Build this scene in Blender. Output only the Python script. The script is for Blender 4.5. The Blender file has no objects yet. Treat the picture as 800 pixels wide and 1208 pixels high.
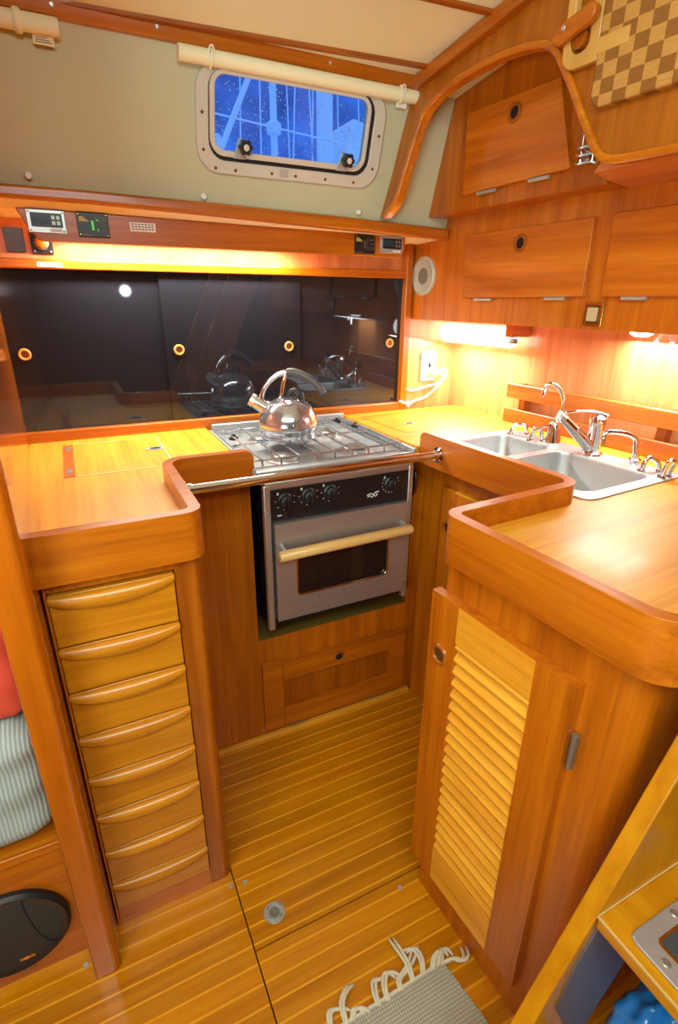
import bpy, bmesh, math, random
from mathutils import Vector, Matrix
random.seed(11)
scene = bpy.context.scene
COL = scene.collection
ANG = 0.0686223781                      # the sink side of the galley is swung by 3.9 degrees
CA, SA = math.cos(ANG), math.sin(ANG)
PI = math.pi


def RW(a, b, z):                        # sink-side frame -> world
    return Vector((a * CA - b * SA, a * SA + b * CA, z))


def WR(x, y, z=0):                      # world -> sink-side frame
    return Vector((x * CA + y * SA, -x * SA + y * CA, z))


# ------------------------------------------------------------------ materials
def L1(c):
    c /= 255.0
    return c / 12.92 if c <= 0.04045 else ((c + 0.055) / 1.055) ** 2.4


def S(r, g, b):
    return (L1(r), L1(g), L1(b), 1.0)


def new_mat(name):
    m = bpy.data.materials.new(name)
    m.use_nodes = True
    nt = m.node_tree
    p = nt.nodes['Principled BSDF']
    return m, nt, p


def plain(name, col, rough=0.4, metal=0.0, coat=0.0, spec=0.5, noise=0.06, nscale=30, bump=0.0, emit=None, estr=0):
    m, nt, p = new_mat(name)
    tc = nt.nodes.new('ShaderNodeTexCoord')
    nz = nt.nodes.new('ShaderNodeTexNoise')
    nz.inputs['Scale'].default_value = nscale
    nz.inputs['Detail'].default_value = 4
    nt.links.new(tc.outputs['Object'], nz.inputs['Vector'])
    mx = nt.nodes.new('ShaderNodeMix')
    mx.data_type = 'RGBA'
    mx.inputs[6].default_value = [max(0, c * (1 - noise)) for c in col[:3]] + [1]
    mx.inputs[7].default_value = [min(1, c * (1 + noise)) for c in col[:3]] + [1]
    nt.links.new(nz.outputs['Fac'], mx.inputs[0])
    nt.links.new(mx.outputs[2], p.inputs['Base Color'])
    p.inputs['Roughness'].default_value = rough
    p.inputs['Metallic'].default_value = metal
    p.inputs['Coat Weight'].default_value = coat
    p.inputs['Specular IOR Level'].default_value = spec
    if bump:
        b = nt.nodes.new('ShaderNodeBump')
        b.inputs['Strength'].default_value = bump
        b.inputs['Distance'].default_value = 0.002
        nt.links.new(nz.outputs['Fac'], b.inputs['Height'])
        nt.links.new(b.outputs['Normal'], p.inputs['Normal'])
    if emit:
        p.inputs['Emission Color'].default_value = emit
        p.inputs['Emission Strength'].default_value = estr
    return m


def wood(name, dark, mid, light, axis='x', across=16, along=1.1, rough=0.32, coat=0.25, stripes=None, streak=0.35):
    m, nt, p = new_mat(name)
    N, K = nt.nodes.new, nt.links.new
    tc = N('ShaderNodeTexCoord')
    oi = N('ShaderNodeObjectInfo')
    mp = N('ShaderNodeMapping')
    sc = [across * 1.5] * 3
    sc['xyz'.index(axis)] = along
    mp.inputs['Scale'].default_value = sc
    K(tc.outputs['Object'], mp.inputs['Vector'])
    w = N('ShaderNodeMath')
    w.operation = 'MULTIPLY'
    w.inputs[1].default_value = 23.0
    K(oi.outputs['Random'], w.inputs[0])
    n1 = N('ShaderNodeTexNoise')
    n1.noise_dimensions = '4D'
    n1.inputs['Scale'].default_value = 1.6
    n1.inputs['Detail'].default_value = 5
    n1.inputs['Roughness'].default_value = 0.6
    n1.inputs['Distortion'].default_value = 0.5
    K(mp.outputs['Vector'], n1.inputs['Vector'])
    K(w.outputs[0], n1.inputs['W'])
    mp2 = N('ShaderNodeMapping')
    sc2 = [across * 9] * 3
    sc2['xyz'.index(axis)] = along * 5
    mp2.inputs['Scale'].default_value = sc2
    K(tc.outputs['Object'], mp2.inputs['Vector'])
    n2 = N('ShaderNodeTexNoise')
    n2.noise_dimensions = '4D'
    n2.inputs['Scale'].default_value = 1.25
    n2.inputs['Detail'].default_value = 3
    K(mp2.outputs['Vector'], n2.inputs['Vector'])
    K(w.outputs[0], n2.inputs['W'])
    a = N('ShaderNodeMath')
    a.operation = 'MULTIPLY_ADD'
    K(n2.outputs['Fac'], a.inputs[0])
    a.inputs[1].default_value = streak
    a.inputs[2].default_value = -streak / 2
    s = N('ShaderNodeMath')
    s.operation = 'ADD'
    K(n1.outputs['Fac'], s.inputs[0])
    K(a.outputs[0], s.inputs[1])
    r = N('ShaderNodeValToRGB')
    e = r.color_ramp.elements
    e[0].position, e[0].color = 0.24, dark
    e[1].position, e[1].color = 0.78, light
    q = e.new(0.5)
    q.color = mid
    K(s.outputs[0], r.inputs['Fac'])
    out = r.outputs['Color']
    if stripes:
        ax, per, ph, wd, colr = stripes
        sx = N('ShaderNodeSeparateXYZ')
        K(tc.outputs['Object'], sx.inputs[0])
        f1 = N('ShaderNodeMath')
        f1.operation = 'MULTIPLY_ADD'
        f1.inputs[1].default_value = 1 / per
        f1.inputs[2].default_value = -ph / per + 40.0
        K(sx.outputs['XYZ'.index(ax.upper())], f1.inputs[0])
        f2 = N('ShaderNodeMath')
        f2.operation = 'FRACT'
        K(f1.outputs[0], f2.inputs[0])
        f3 = N('ShaderNodeMath')
        f3.operation = 'LESS_THAN'
        f3.inputs[1].default_value = wd / per
        K(f2.outputs[0], f3.inputs[0])
        # plank to plank variation
        fl = N('ShaderNodeMath')
        fl.operation = 'FLOOR'
        K(f1.outputs[0], fl.inputs[0])
        wn = N('ShaderNodeTexWhiteNoise')
        wn.noise_dimensions = '1D'
        K(fl.outputs[0], wn.inputs['W'])
        hv = N('ShaderNodeHueSaturation')
        mr = N('ShaderNodeMapRange')
        mr.inputs['To Min'].default_value = 0.85
        mr.inputs['To Max'].default_value = 1.12
        K(wn.outputs['Value'], mr.inputs['Value'])
        K(mr.outputs[0], hv.inputs['Value'])
        K(out, hv.inputs['Color'])
        mx = N('ShaderNodeMix')
        mx.data_type = 'RGBA'
        K(f3.outputs[0], mx.inputs[0])
        K(hv.outputs['Color'], mx.inputs[6])
        mx.inputs[7].default_value = colr
        out = mx.outputs[2]
    K(out, p.inputs['Base Color'])
    p.inputs['Roughness'].default_value = rough
    p.inputs['Coat Weight'].default_value = coat
    p.inputs['Coat Roughness'].default_value = 0.12
    b = N('ShaderNodeBump')
    b.inputs['Strength'].default_value = 0.08
    b.inputs['Distance'].default_value = 0.001
    K(s.outputs[0], b.inputs['Height'])
    K(b.outputs['Normal'], p.inputs['Normal'])
    return m


def woods(name, d, m, l, **k):
    return {ax: wood(name + '_' + ax, d, m, l, axis=ax, **k) for ax in 'xyz'}


TEAK = woods('teak', S(144, 70, 4), S(178, 94, 8), S(202, 118, 16))
DARKT = woods('dark_teak', S(126, 60, 5), S(156, 80, 9), S(178, 100, 16))
DRAWER = woods('drawer_teak', S(160, 92, 8), S(188, 118, 16), S(208, 138, 28), across=22)
PALE = woods('pale_teak', S(198, 124, 22), S(224, 154, 36), S(238, 176, 56), across=13, rough=0.46, coat=0.06)
LOCK = woods('locker_teak', S(160, 78, 10), S(196, 106, 20), S(218, 134, 36), across=11)
FLOORM = wood('floor_teak', S(166, 94, 1), S(192, 118, 3), S(210, 140, 8), axis='x', across=14, rough=0.3, coat=0.3,
              stripes=('y', 0.0378, 1.2035, 0.0045, S(222, 152, 30)))
LADDER = woods('ladder_wood', S(158, 94, 3), S(182, 118, 7), S(198, 140, 16), across=9)
ROD = woods('handle_wood', S(196, 150, 84), S(214, 172, 104), S(226, 188, 124), across=10)
MAPLE = woods('maple', S(190, 140, 62), S(208, 160, 80), S(222, 178, 100), across=10)
LIT_TEAK = woods('lamplit_teak', S(192, 108, 56), S(214, 134, 80), S(228, 154, 100), across=12)  # teak paled in its colour to stand in for nearby lamplight
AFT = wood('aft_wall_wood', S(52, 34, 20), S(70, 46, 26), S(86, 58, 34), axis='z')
RACKW = woods('rack_teak', S(160, 76, 20), S(188, 100, 34), S(206, 122, 50), across=12)
OLIVE = plain('olive_lining', S(192, 190, 156), rough=0.6, noise=0.03, nscale=8)
CREAM = plain('cream_lining', S(230, 234, 204), rough=0.7, noise=0.02, nscale=10)
CREAM2 = plain('cream_fabric', S(234, 228, 190), rough=0.8, noise=0.04, nscale=60, bump=0.1)
WHITE = plain('white_plastic', S(238, 236, 228), rough=0.4, noise=0.02)
WHITEG = plain('window_frame_plastic', S(200, 194, 182), rough=0.35, noise=0.02)
BLACK = plain('black_plastic', S(26, 25, 26), rough=0.4, noise=0.1)
SOFTB = plain('black_enamel', S(30, 29, 31), rough=0.25, noise=0.1)
GASKET = plain('black_gasket', S(22, 22, 24), rough=0.6)
DARKHOLE = plain('dark_hole', S(20, 12, 8), rough=0.9)
DARKSP = plain('speaker_cloth', S(46, 44, 42), rough=0.8, noise=0.2, nscale=300, bump=0.2)
STEEL = plain('brushed_steel', S(190, 196, 198), rough=0.36, metal=0.6, noise=0.05, nscale=80)
STEEL2 = plain('satin_steel', S(202, 200, 196), rough=0.32, metal=0.82, noise=0.06, nscale=60)
KSTEEL = plain('polished_steel', S(196, 202, 212), rough=0.12, metal=0.84, noise=0.02)
CHROME = plain('chrome', S(222, 222, 224), rough=0.06, metal=1.0, noise=0.01)
BRASS = plain('brass', S(190, 150, 70), rough=0.25, metal=1.0)
GREYM = plain('grey_metal', S(150, 148, 140), rough=0.4, metal=0.8)
GREYGR = plain('grey_grille', S(112, 108, 92), rough=0.7, noise=0.3, nscale=250, bump=0.3)
GREYRING = plain('grey_ring_plastic', S(176, 174, 160), rough=0.4)
RED = plain('red_fabric', S(206, 74, 48), rough=0.85, noise=0.08, nscale=14, bump=0.15)
BLUE = plain('blue_plastic', S(24, 132, 222), rough=0.22, noise=0.1, nscale=12, coat=0.3)
SLATE = plain('slate_grey_slab', S(90, 84, 88), rough=0.4, noise=0.04)
ROPE = plain('fringe_cotton', S(206, 196, 172), rough=0.9, noise=0.12, nscale=120, bump=0.3)
PALELINE = plain('pale_seam', S(236, 208, 150), rough=0.5)
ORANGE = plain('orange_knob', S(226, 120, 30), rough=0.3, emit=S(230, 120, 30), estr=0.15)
LCD = plain('lcd_screen', S(38, 62, 78), rough=0.15, noise=0.04)
GREENL = plain('green_led', S(60, 200, 60), rough=0.3, emit=S(70, 230, 60), estr=0.8)
YELLOWL = plain('yellow_print', S(206, 184, 80), rough=0.5)
PRINT = plain('pale_print', S(214, 214, 204), rough=0.5)
DARKPRINT = plain('dark_print', S(120, 100, 80), rough=0.6)
LEDGE = plain('recess_floor_paint', S(118, 92, 34), rough=0.5, noise=0.15, nscale=20)
NONSLIP = plain('black_nonslip', S(52, 54, 56), rough=0.8, noise=0.3, nscale=220, bump=0.4)


def glow(name, col, strength):
    m, nt, p = new_mat(name)
    p.inputs['Base Color'].default_value = (0.9, 0.9, 0.88, 1)
    p.inputs['Emission Color'].default_value = col
    p.inputs['Emission Strength'].default_value = strength
    return m


LAMPW = glow('lamp_diffuser', (1, 0.95, 0.86, 1), 7.0)
TUBEG = glow('strip_light_tube', (1, 0.88, 0.6, 1), 9.0)
LAMPD = glow('dome_lens', (1, 0.97, 0.9, 1), 30.0)

# smoked acrylic of the sliding panels
SMOKE, _nt, _p = new_mat('smoked_acrylic')
_p.inputs['Base Color'].default_value = S(30, 30, 36)
_p.inputs['Roughness'].default_value = 0.03
_p.inputs['Specular IOR Level'].default_value = 0.75
_p.inputs['Coat Weight'].default_value = 0.1
_p.inputs['Specular Tint'].default_value = (0.72, 0.84, 1.0, 1)
_p.inputs['Coat Roughness'].default_value = 0.02

# clear pane
PANE, _nt, _p = new_mat('window_pane')
_nt.nodes.remove(_p)
_o = _nt.nodes['Material Output']
_t = _nt.nodes.new('ShaderNodeBsdfTransparent')
_t.inputs['Color'].default_value = (0.86, 0.92, 1, 1)
_g = _nt.nodes.new('ShaderNodeBsdfGlossy')
_g.inputs['Roughness'].default_value = 0.02
_f = _nt.nodes.new('ShaderNodeFresnel')
_f.inputs['IOR'].default_value = 1.45
_x = _nt.nodes.new('ShaderNodeMixShader')
_nt.links.new(_f.outputs[0], _x.inputs[0])
_nt.links.new(_t.outputs[0], _x.inputs[1])
_nt.links.new(_g.outputs[0], _x.inputs[2])
_nt.links.new(_x.outputs[0], _o.inputs['Surface'])

DROP = plain('rain_drop', S(225, 235, 255), rough=0.05, spec=1.0)
OVENGL = plain('oven_glass', S(30, 22, 20), rough=0.06, coat=0.3, noise=0.4, nscale=6)


def checker_mat():
    m, nt, p = new_mat('end_grain_checker')
    N, K = nt.nodes.new, nt.links.new
    tc = N('ShaderNodeTexCoord')
    mp = N('ShaderNodeMapping')
    mp.inputs['Scale'].default_value = (0, 1 / 0.0272, 1 / 0.0238)
    mp.inputs['Location'].default_value = (0.5, 0.13, 0.22)
    K(tc.outputs['Object'], mp.inputs['Vector'])
    ck = N('ShaderNodeTexChecker')
    ck.inputs['Scale'].default_value = 1.0
    K(mp.outputs[0], ck.inputs['Vector'])
    mp2 = N('ShaderNodeMapping')
    mp2.inputs['Scale'].default_value = (40, 40, 400)
    K(tc.outputs['Object'], mp2.inputs['Vector'])
    nz = N('ShaderNodeTexNoise')
    nz.inputs['Scale'].default_value = 1.2
    K(mp2.outputs[0], nz.inputs['Vector'])
    c1 = N('ShaderNodeMix')
    c1.data_type = 'RGBA'
    c1.inputs[6].default_value = S(128, 82, 30)
    c1.inputs[7].default_value = S(156, 106, 48)
    K(nz.outputs['Fac'], c1.inputs[0])
    c2 = N('ShaderNodeMix')
    c2.data_type = 'RGBA'
    c2.inputs[6].default_value = S(178, 128, 56)
    c2.inputs[7].default_value = S(208, 160, 86)
    K(nz.outputs['Fac'], c2.inputs[0])
    K(c1.outputs[2], ck.inputs['Color1'])
    K(c2.outputs[2], ck.inputs['Color2'])
    K(ck.outputs['Color'], p.inputs['Base Color'])
    p.inputs['Roughness'].default_value = 0.4
    return m


CHECK = checker_mat()


def stripe_fabric(name, ca, cb, axis, scale, bump=0.3, weave=False):
    m, nt, p = new_mat(name)
    N, K = nt.nodes.new, nt.links.new
    tc = N('ShaderNodeTexCoord')
    wv = N('ShaderNodeTexWave')
    wv.bands_direction = axis
    wv.inputs['Scale'].default_value = scale
    wv.inputs['Distortion'].default_value = 1.2 if not weave else 0.6
    wv.inputs['Detail'].default_value = 2
    wv.inputs['Detail Scale'].default_value = 2
    K(tc.outputs['Object'], wv.inputs['Vector'])
    fac = wv.outputs['Fac']
    if weave:
        w2 = N('ShaderNodeTexWave')
        w2.bands_direction = 'Y'
        w2.inputs['Scale'].default_value = scale * 0.8
        w2.inputs['Distortion'].default_value = 0.6
        K(tc.outputs['Object'], w2.inputs['Vector'])
        mm = N('ShaderNodeMath')
        mm.operation = 'MULTIPLY'
        K(fac, mm.inputs[0])
        K(w2.outputs['Fac'], mm.inputs[1])
        fac = mm.outputs[0]
    mx = N('ShaderNodeMix')
    mx.data_type = 'RGBA'
    mx.inputs[6].default_value = ca
    mx.inputs[7].default_value = cb
    K(fac, mx.inputs[0])
    K(mx.outputs[2], p.inputs['Base Color'])
    p.inputs['Roughness'].default_value = 0.9
    b = N('ShaderNodeBump')
    b.inputs['Strength'].default_value = bump
    b.inputs['Distance'].default_value = 0.003
    K(fac, b.inputs['Height'])
    K(b.outputs['Normal'], p.inputs['Normal'])
    return m


GREYF = stripe_fabric('grey_striped_fabric', S(138, 152, 152), S(172, 182, 176), 'X', 46)
RUGM = stripe_fabric('woven_rug', S(146, 140, 124), S(206, 196, 180), 'X', 60, 0.5, True)


# ------------------------------------------------------------------ mesh builder
class MB:
    def __init__(s, xf=None):
        s.bm = bmesh.new()
        s.xf = xf

    def add(s, verts, faces):
        vs = [s.bm.verts.new(v) for v in verts]
        for f in faces:
            try:
                s.bm.faces.new([vs[i] for i in f])
            except ValueError:
                pass
        return s

    def box(s, x0, x1, y0, y1, z0, z1):
        v = [(x, y, z) for z in (z0, z1) for y in (y0, y1) for x in (x0, x1)]
        return s.add(v, [(0, 2, 3, 1), (4, 5, 7, 6), (0, 1, 5, 4), (2, 6, 7, 3), (0, 4, 6, 2), (1, 3, 7, 5)])

    def prism(s, pts, axis, a0, a1, holes=()):
        def P(u, v, a):
            return {'x': (a, u, v), 'y': (u, a, v), 'z': (u, v, a)}[axis]
        if not holes:
            n = len(pts)
            v = [P(u, w, a0) for u, w in pts] + [P(u, w, a1) for u, w in pts]
            return s.add(v, [tuple(range(n - 1, -1, -1)), tuple(range(n, 2 * n))] +
                         [(i, (i + 1) % n, n + (i + 1) % n, n + i) for i in range(n)])
        for a in (a0, a1):
            ed = []
            for lp in [pts] + list(holes):
                vs = [s.bm.verts.new(P(u, w, a)) for u, w in lp]
                ed += [s.bm.edges.new((vs[i], vs[(i + 1) % len(vs)])) for i in range(len(vs))]
            bmesh.ops.triangle_fill(s.bm, use_beauty=True, use_dissolve=False, edges=ed)
        for lp in [pts] + list(holes):
            n = len(lp)
            s.add([P(u, w, a0) for u, w in lp] + [P(u, w, a1) for u, w in lp],
                  [(i, (i + 1) % n, n + (i + 1) % n, n + i) for i in range(n)])
        bmesh.ops.remove_doubles(s.bm, verts=s.bm.verts, dist=1e-6)
        return s

    def tube(s, pts, r, seg=10, closed=False, flat=1.0):
        pts = [Vector(p) for p in pts]
        n = len(pts)
        rs = r if isinstance(r, (list, tuple)) else [r] * n
        rings, ref = [], None
        for i, p in enumerate(pts):
            if closed:
                t = pts[(i + 1) % n] - pts[i - 1]
            else:
                t = pts[min(i + 1, n - 1)] - pts[max(i - 1, 0)]
            t.normalize()
            if ref is None:
                ref = Vector((0, 0, 1)) if abs(t.z) < 0.9 else Vector((1, 0, 0))
            u = (ref - t * ref.dot(t)).normalized()
            w = t.cross(u)
            ref = u
            rings.append([s.bm.verts.new(p + u * math.cos(2 * PI * k / seg) * rs[i] * flat + w * math.sin(2 * PI * k / seg) * rs[i]) for k in range(seg)])
        m = n if closed else n - 1
        for i in range(m):
            a, b = rings[i], rings[(i + 1) % n]
            for k in range(seg):
                s.bm.faces.new((a[k], a[(k + 1) % seg], b[(k + 1) % seg], b[k]))
        if not closed:
            s.bm.faces.new(list(reversed(rings[0])))
            s.bm.faces.new(rings[-1])
        return s

    def lathe(s, prof, c=(0, 0, 0), axis=(0, 0, 1), seg=28):
        c, ax = Vector(c), Vector(axis).normalized()
        u = ax.orthogonal().normalized()
        w = ax.cross(u)
        rings = []
        for r, h in prof:
            if r < 1e-6:
                rings.append([s.bm.verts.new(c + ax * h)])
            else:
                rings.append([s.bm.verts.new(c + ax * h + (u * math.cos(2 * PI * k / seg) + w * math.sin(2 * PI * k / seg)) * r) for k in range(seg)])
        for a, b in zip(rings, rings[1:]):
            for k in range(seg):
                k2 = (k + 1) % seg
                if len(a) == 1 and len(b) == 1:
                    continue
                if len(a) == 1:
                    s.bm.faces.new((a[0], b[k], b[k2]))
                elif len(b) == 1:
                    s.bm.faces.new((a[k], b[0], a[k2]))
                else:
                    s.bm.faces.new((a[k], b[k], b[k2], a[k2]))
        for ring, rev in ((rings[0], True), (rings[-1], False)):
            if len(ring) > 1:
                s.bm.faces.new(list(reversed(ring)) if rev else ring)
        return s

    def torus(s, c, axis, R, r, seg=28, rs=10, squash=1.0):
        ax = Vector(axis).normalized()
        u = ax.orthogonal().normalized()
        w = ax.cross(u)
        c = Vector(c)
        rings = []
        for i in range(seg):
            d = u * math.cos(2 * PI * i / seg) + w * math.sin(2 * PI * i / seg)
            rings.append([s.bm.verts.new(c + d * (R + r * math.cos(2 * PI * k / rs)) + ax * r * squash * math.sin(2 * PI * k / rs)) for k in range(rs)])
        for i in range(seg):
            a, b = rings[i], rings[(i + 1) % seg]
            for k in range(rs):
                s.bm.faces.new((a[k], a[(k + 1) % rs], b[(k + 1) % rs], b[k]))
        return s

    def grid(s, fn, nu, nv):
        V = [[s.bm.verts.new(fn(i / nu, j / nv)) for j in range(nv + 1)] for i in range(nu + 1)]
        for i in range(nu):
            for j in range(nv):
                s.bm.faces.new((V[i][j], V[i + 1][j], V[i + 1][j + 1], V[i][j + 1]))
        return s


def fillet(pts, rads, n=7):
    out = []
    for i, p in enumerate(pts):
        r = rads[i]
        if r <= 0 or i in (0, len(pts) - 1):
            out.append(tuple(p))
            continue
        p, a, b = Vector(p), Vector(pts[i - 1]), Vector(pts[i + 1])
        da, db = (a - p).normalized(), (b - p).normalized()
        half = da.angle(db) / 2
        t = r / math.tan(half)
        c = p + (da + db).normalized() * (r / math.sin(half))
        s0, s1 = p + da * t - c, p + db * t - c
        a0, a1 = math.atan2(s0.y, s0.x), math.atan2(s1.y, s1.x)
        da_ = (a1 - a0 + PI) % (2 * PI) - PI
        for k in range(n + 1):
            th = a0 + da_ * k / n
            out.append((c.x + r * math.cos(th), c.y + r * math.sin(th)))
    return out


def offset(path, d):                   # to the left of the direction of travel
    P = [Vector(p) for p in path]
    out = []
    for i, p in enumerate(P):
        t0 = (P[i] - P[i - 1]).normalized() if i else None
        t1 = (P[i + 1] - P[i]).normalized() if i < len(P) - 1 else None
        ns = [Vector((-t.y, t.x)) for t in (t0, t1) if t is not None]
        m = sum(ns, Vector((0, 0))).normalized()
        out.append(tuple(p + m * (d / max(0.3, m.dot(ns[0])))))
    return out


def rrect(u0, u1, v0, v1, r, n=6):
    o = []
    for cu, cv, a in ((u1 - r, v1 - r, 0), (u0 + r, v1 - r, 90), (u0 + r, v0 + r, 180), (u1 - r, v0 + r, 270)):
        for k in range(n + 1):
            t = math.radians(a + 90 * k / n)
            o.append((cu + r * math.cos(t), cv + r * math.sin(t)))
    return o


def spline(pts, n=6):
    P = [Vector(p) for p in pts]
    out = []
    for i in range(len(P) - 1):
        p0, p1, p2, p3 = P[max(i - 1, 0)], P[i], P[i + 1], P[min(i + 2, len(P) - 1)]
        for k in range(n):
            t = k / n
            out.append(0.5 * ((2 * p1) + (p2 - p0) * t + (2 * p0 - 5 * p1 + 4 * p2 - p3) * t * t + (3 * p1 - p0 - 3 * p2 + p3) * t ** 3))
    out.append(P[-1])
    return out


ORI = {}


def _mesh(name, mb, mat, org, smooth, ang):
    if mb.xf:
        for v in mb.bm.verts:
            v.co = mb.xf(v.co)
    for v in mb.bm.verts:
        v.co = v.co - org
    bmesh.ops.recalc_face_normals(mb.bm, faces=mb.bm.faces)
    me = bpy.data.meshes.new(name)
    mb.bm.to_mesh(me)
    mb.bm.free()
    me.materials.append(mat)
    if smooth:
        me.shade_smooth()
        me.set_sharp_from_angle(angle=math.radians(ang))
    return me


def link(name, me, bevel, seg):
    o = bpy.data.objects.new(name, me)
    COL.objects.link(o)
    if bevel:
        b = o.modifiers.new('edge', 'BEVEL')
        b.width = bevel
        b.segments = seg
        b.limit_method = 'ANGLE'
        b.angle_limit = math.radians(40)
        b.harden_normals = False
    return o


def part(name, mb, mat, parent, bevel=0.0, seg=2, smooth=True, ang=40, label=None):
    org = ORI[parent.name]
    o = link(name, _mesh(name, mb, mat, org, smooth, ang), bevel, seg)
    o.parent = parent
    ORI[o.name] = org
    if label:
        o['label'] = label
    return o


def thing(name, label, cat, loc=(0, 0, 0), R=False, group=None):
    o = bpy.data.objects.new(name, None)
    o.empty_display_size = 0.05
    COL.objects.link(o)
    loc = Vector(loc)
    o.location = RW(*loc) if R else loc
    o.rotation_euler = (0, 0, ANG if R else 0)
    o['label'], o['category'] = label, cat
    if group:
        o['group'] = group
    ORI[o.name] = loc
    return o


def solo(name, mb, mat, label, cat, R=False, bevel=0.0, seg=2, smooth=True, ang=40, group=None):
    if mb.xf:
        for v in mb.bm.verts:
            v.co = mb.xf(v.co)
        mb.xf = None
    cs = [v.co for v in mb.bm.verts]
    org = Vector(((min(c.x for c in cs) + max(c.x for c in cs)) / 2, (min(c.y for c in cs) + max(c.y for c in cs)) / 2, min(c.z for c in cs)))
    o = link(name, _mesh(name, mb, mat, org, smooth, ang), bevel, seg)
    o.location = RW(*org) if R else org
    o.rotation_euler = (0, 0, ANG if R else 0)
    o['label'], o['category'] = label, cat
    if group:
        o['group'] = group
    ORI[o.name] = org
    return o


def struct(name, mb, mat, R=False, bevel=0.0, seg=2, smooth=True, ang=40):
    o = link(name, _mesh(name, mb, mat, Vector((0, 0, 0)), smooth, ang), bevel, seg)
    o.rotation_euler = (0, 0, ANG if R else 0)
    o['kind'] = 'structure'
    ORI[o.name] = Vector((0, 0, 0))
    return o


def copy_tree(o, parent=None):
    c = o.copy()
    COL.objects.link(c)
    ORI[c.name] = ORI[o.name]
    if parent is not None:
        c.parent = parent
    for ch in list(o.children):
        copy_tree(ch, c)
    return c


def box(*a, xf=None):
    return MB(xf).box(*a)


# the cabin side leans inboard: coordinates (X along, outward from lining into the cabin, up the slope)
OU = Vector((0, -0.28735, 0.95783))
ON = Vector((0, -0.95783, -0.28735))
OP = Vector((0, 1.53, 1.515))


def OXF(c):
    return Vector((c.x, 0, 0)) + OP + ON * c.y + OU * c.z


def ceil_z(y):
    return 1.825 + 0.157 * (1.447 - max(y, 0.3))

# ================================================================== THE SETTING
# sole: three lift-out panels with open joints over a dark bilge
struct('floor', box(0.1575, 1.0, 0.7035, 1.30, -0.02, 0), FLOORM)
struct('floor.001', box(0.1575, 1.55, -1.3, 0.7005, -0.02, 0), FLOORM)
struct('floor.002', box(-1.45, 0.1545, -1.3, 1.70, -0.02, 0), FLOORM)
struct('floor.003', box(-1.5, 1.6, -1.35, 1.8, -0.05, -0.021), DARKHOLE)

# ceiling with its camber and two thin battens
mb = MB()
mb.prism([(1.475, ceil_z(1.475)), (0.3, ceil_z(0.3)), (-1.3, ceil_z(0.3)), (-1.3, ceil_z(0.3) + 0.03), (0.3, ceil_z(0.3) + 0.03), (1.475, ceil_z(1.475) + 0.03)], 'x', -1.45, 1.55)
struct('ceiling', mb, CREAM, smooth=False)


def batten(name, p0, p1):
    d = Vector((p1[0] - p0[0], p1[1] - p0[1], 0)).normalized()
    q = Vector((-d.y, d.x, 0)) * 0.0065
    b = MB()
    V = []
    for p in (p0, p1):
        for sg in (-1, 1):
            for dz in (-0.007, 0.004):
                x, y = p[0] + q.x * sg, p[1] + q.y * sg
                V.append((x, y, ceil_z(y) + dz))
    b.add(V, [(0, 1, 3, 2), (4, 6, 7, 5), (0, 4, 5, 1), (2, 3, 7, 6), (0, 2, 6, 4), (1, 5, 7, 3)])
    struct(name, b, DARKT['x'], bevel=0.0015)


batten('trim_1', (-0.14, 1.443), (0.945, 1.372))
batten('trim_2', (-0.14, 1.218), (0.958, 1.158))

# cabin side with the window opening, sloping inboard
HOLE = rrect(0.386, 0.798, 0.114, 0.270, 0.03)
mb = MB(OXF)
mb.prism([(-1.45, -0.017), (1.5, -0.017), (1.5, 0.345), (-1.45, 0.345)], 'y', -0.02, 0.0, holes=[HOLE])
struct('wall_back', mb, OLIVE, smooth=False)
# lower wall behind the sliding panels, and the white underside of the side deck
struct('wall_back_lower', box(-1.45, 1.42, 1.70, 1.73, 0.0, 1.50), LIT_TEAK['z'])  # glow of the strip light is painted into this paler wood
mb = MB()
V, F = [], []
for x, za, zb in ((-1.45, 1.500, 1.4845), (0.10, 1.4985, 1.4845), (0.75, 1.481, 1.4775), (1.50, 1.470, 1.470)):
    V += [(x, 1.526, za), (x, 1.56, zb), (x, 1.71, zb - 0.008), (x, 1.71, 1.53), (x, 1.556, za + 0.03)]
for i in range(3):
    a = 5 * i
    F += [(a + k, a + (k + 1) % 5, a + 5 + (k + 1) % 5, a + 5 + k) for k in range(5)]
F += [(4, 3, 2, 1, 0), (15, 16, 17, 18, 19)]
mb.add(V, F)
struct('ceiling.001', mb, plain('deck_underside', S(250, 244, 226), rough=0.7, noise=0.02), smooth=False)
# headliner of the alcove behind the arch
mb = MB()
mb.add([(a, b, ceil_z(a * SA + b * CA) + d) for a in (1.035, 1.16) for b in (1.42, 0.85) for d in (-0.021, 0.0)],
       [(0, 1, 3, 2), (4, 6, 7, 5), (0, 4, 5, 1), (2, 3, 7, 6), (0, 2, 6, 4), (1, 5, 7, 3)])
struct('ceiling.002', mb, CREAM, R=True, smooth=False)
# unseen ends of the cabin, for the reflections
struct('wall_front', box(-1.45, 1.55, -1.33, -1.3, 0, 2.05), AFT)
struct('wall_left', box(-1.48, -1.45, -1.33, 1.75, 0, 2.05), DARKT['z'])
struct('wall_right', box(1.55, 1.58, -1.33, 1.75, 0, 2.05), DARKT['z'])

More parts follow.
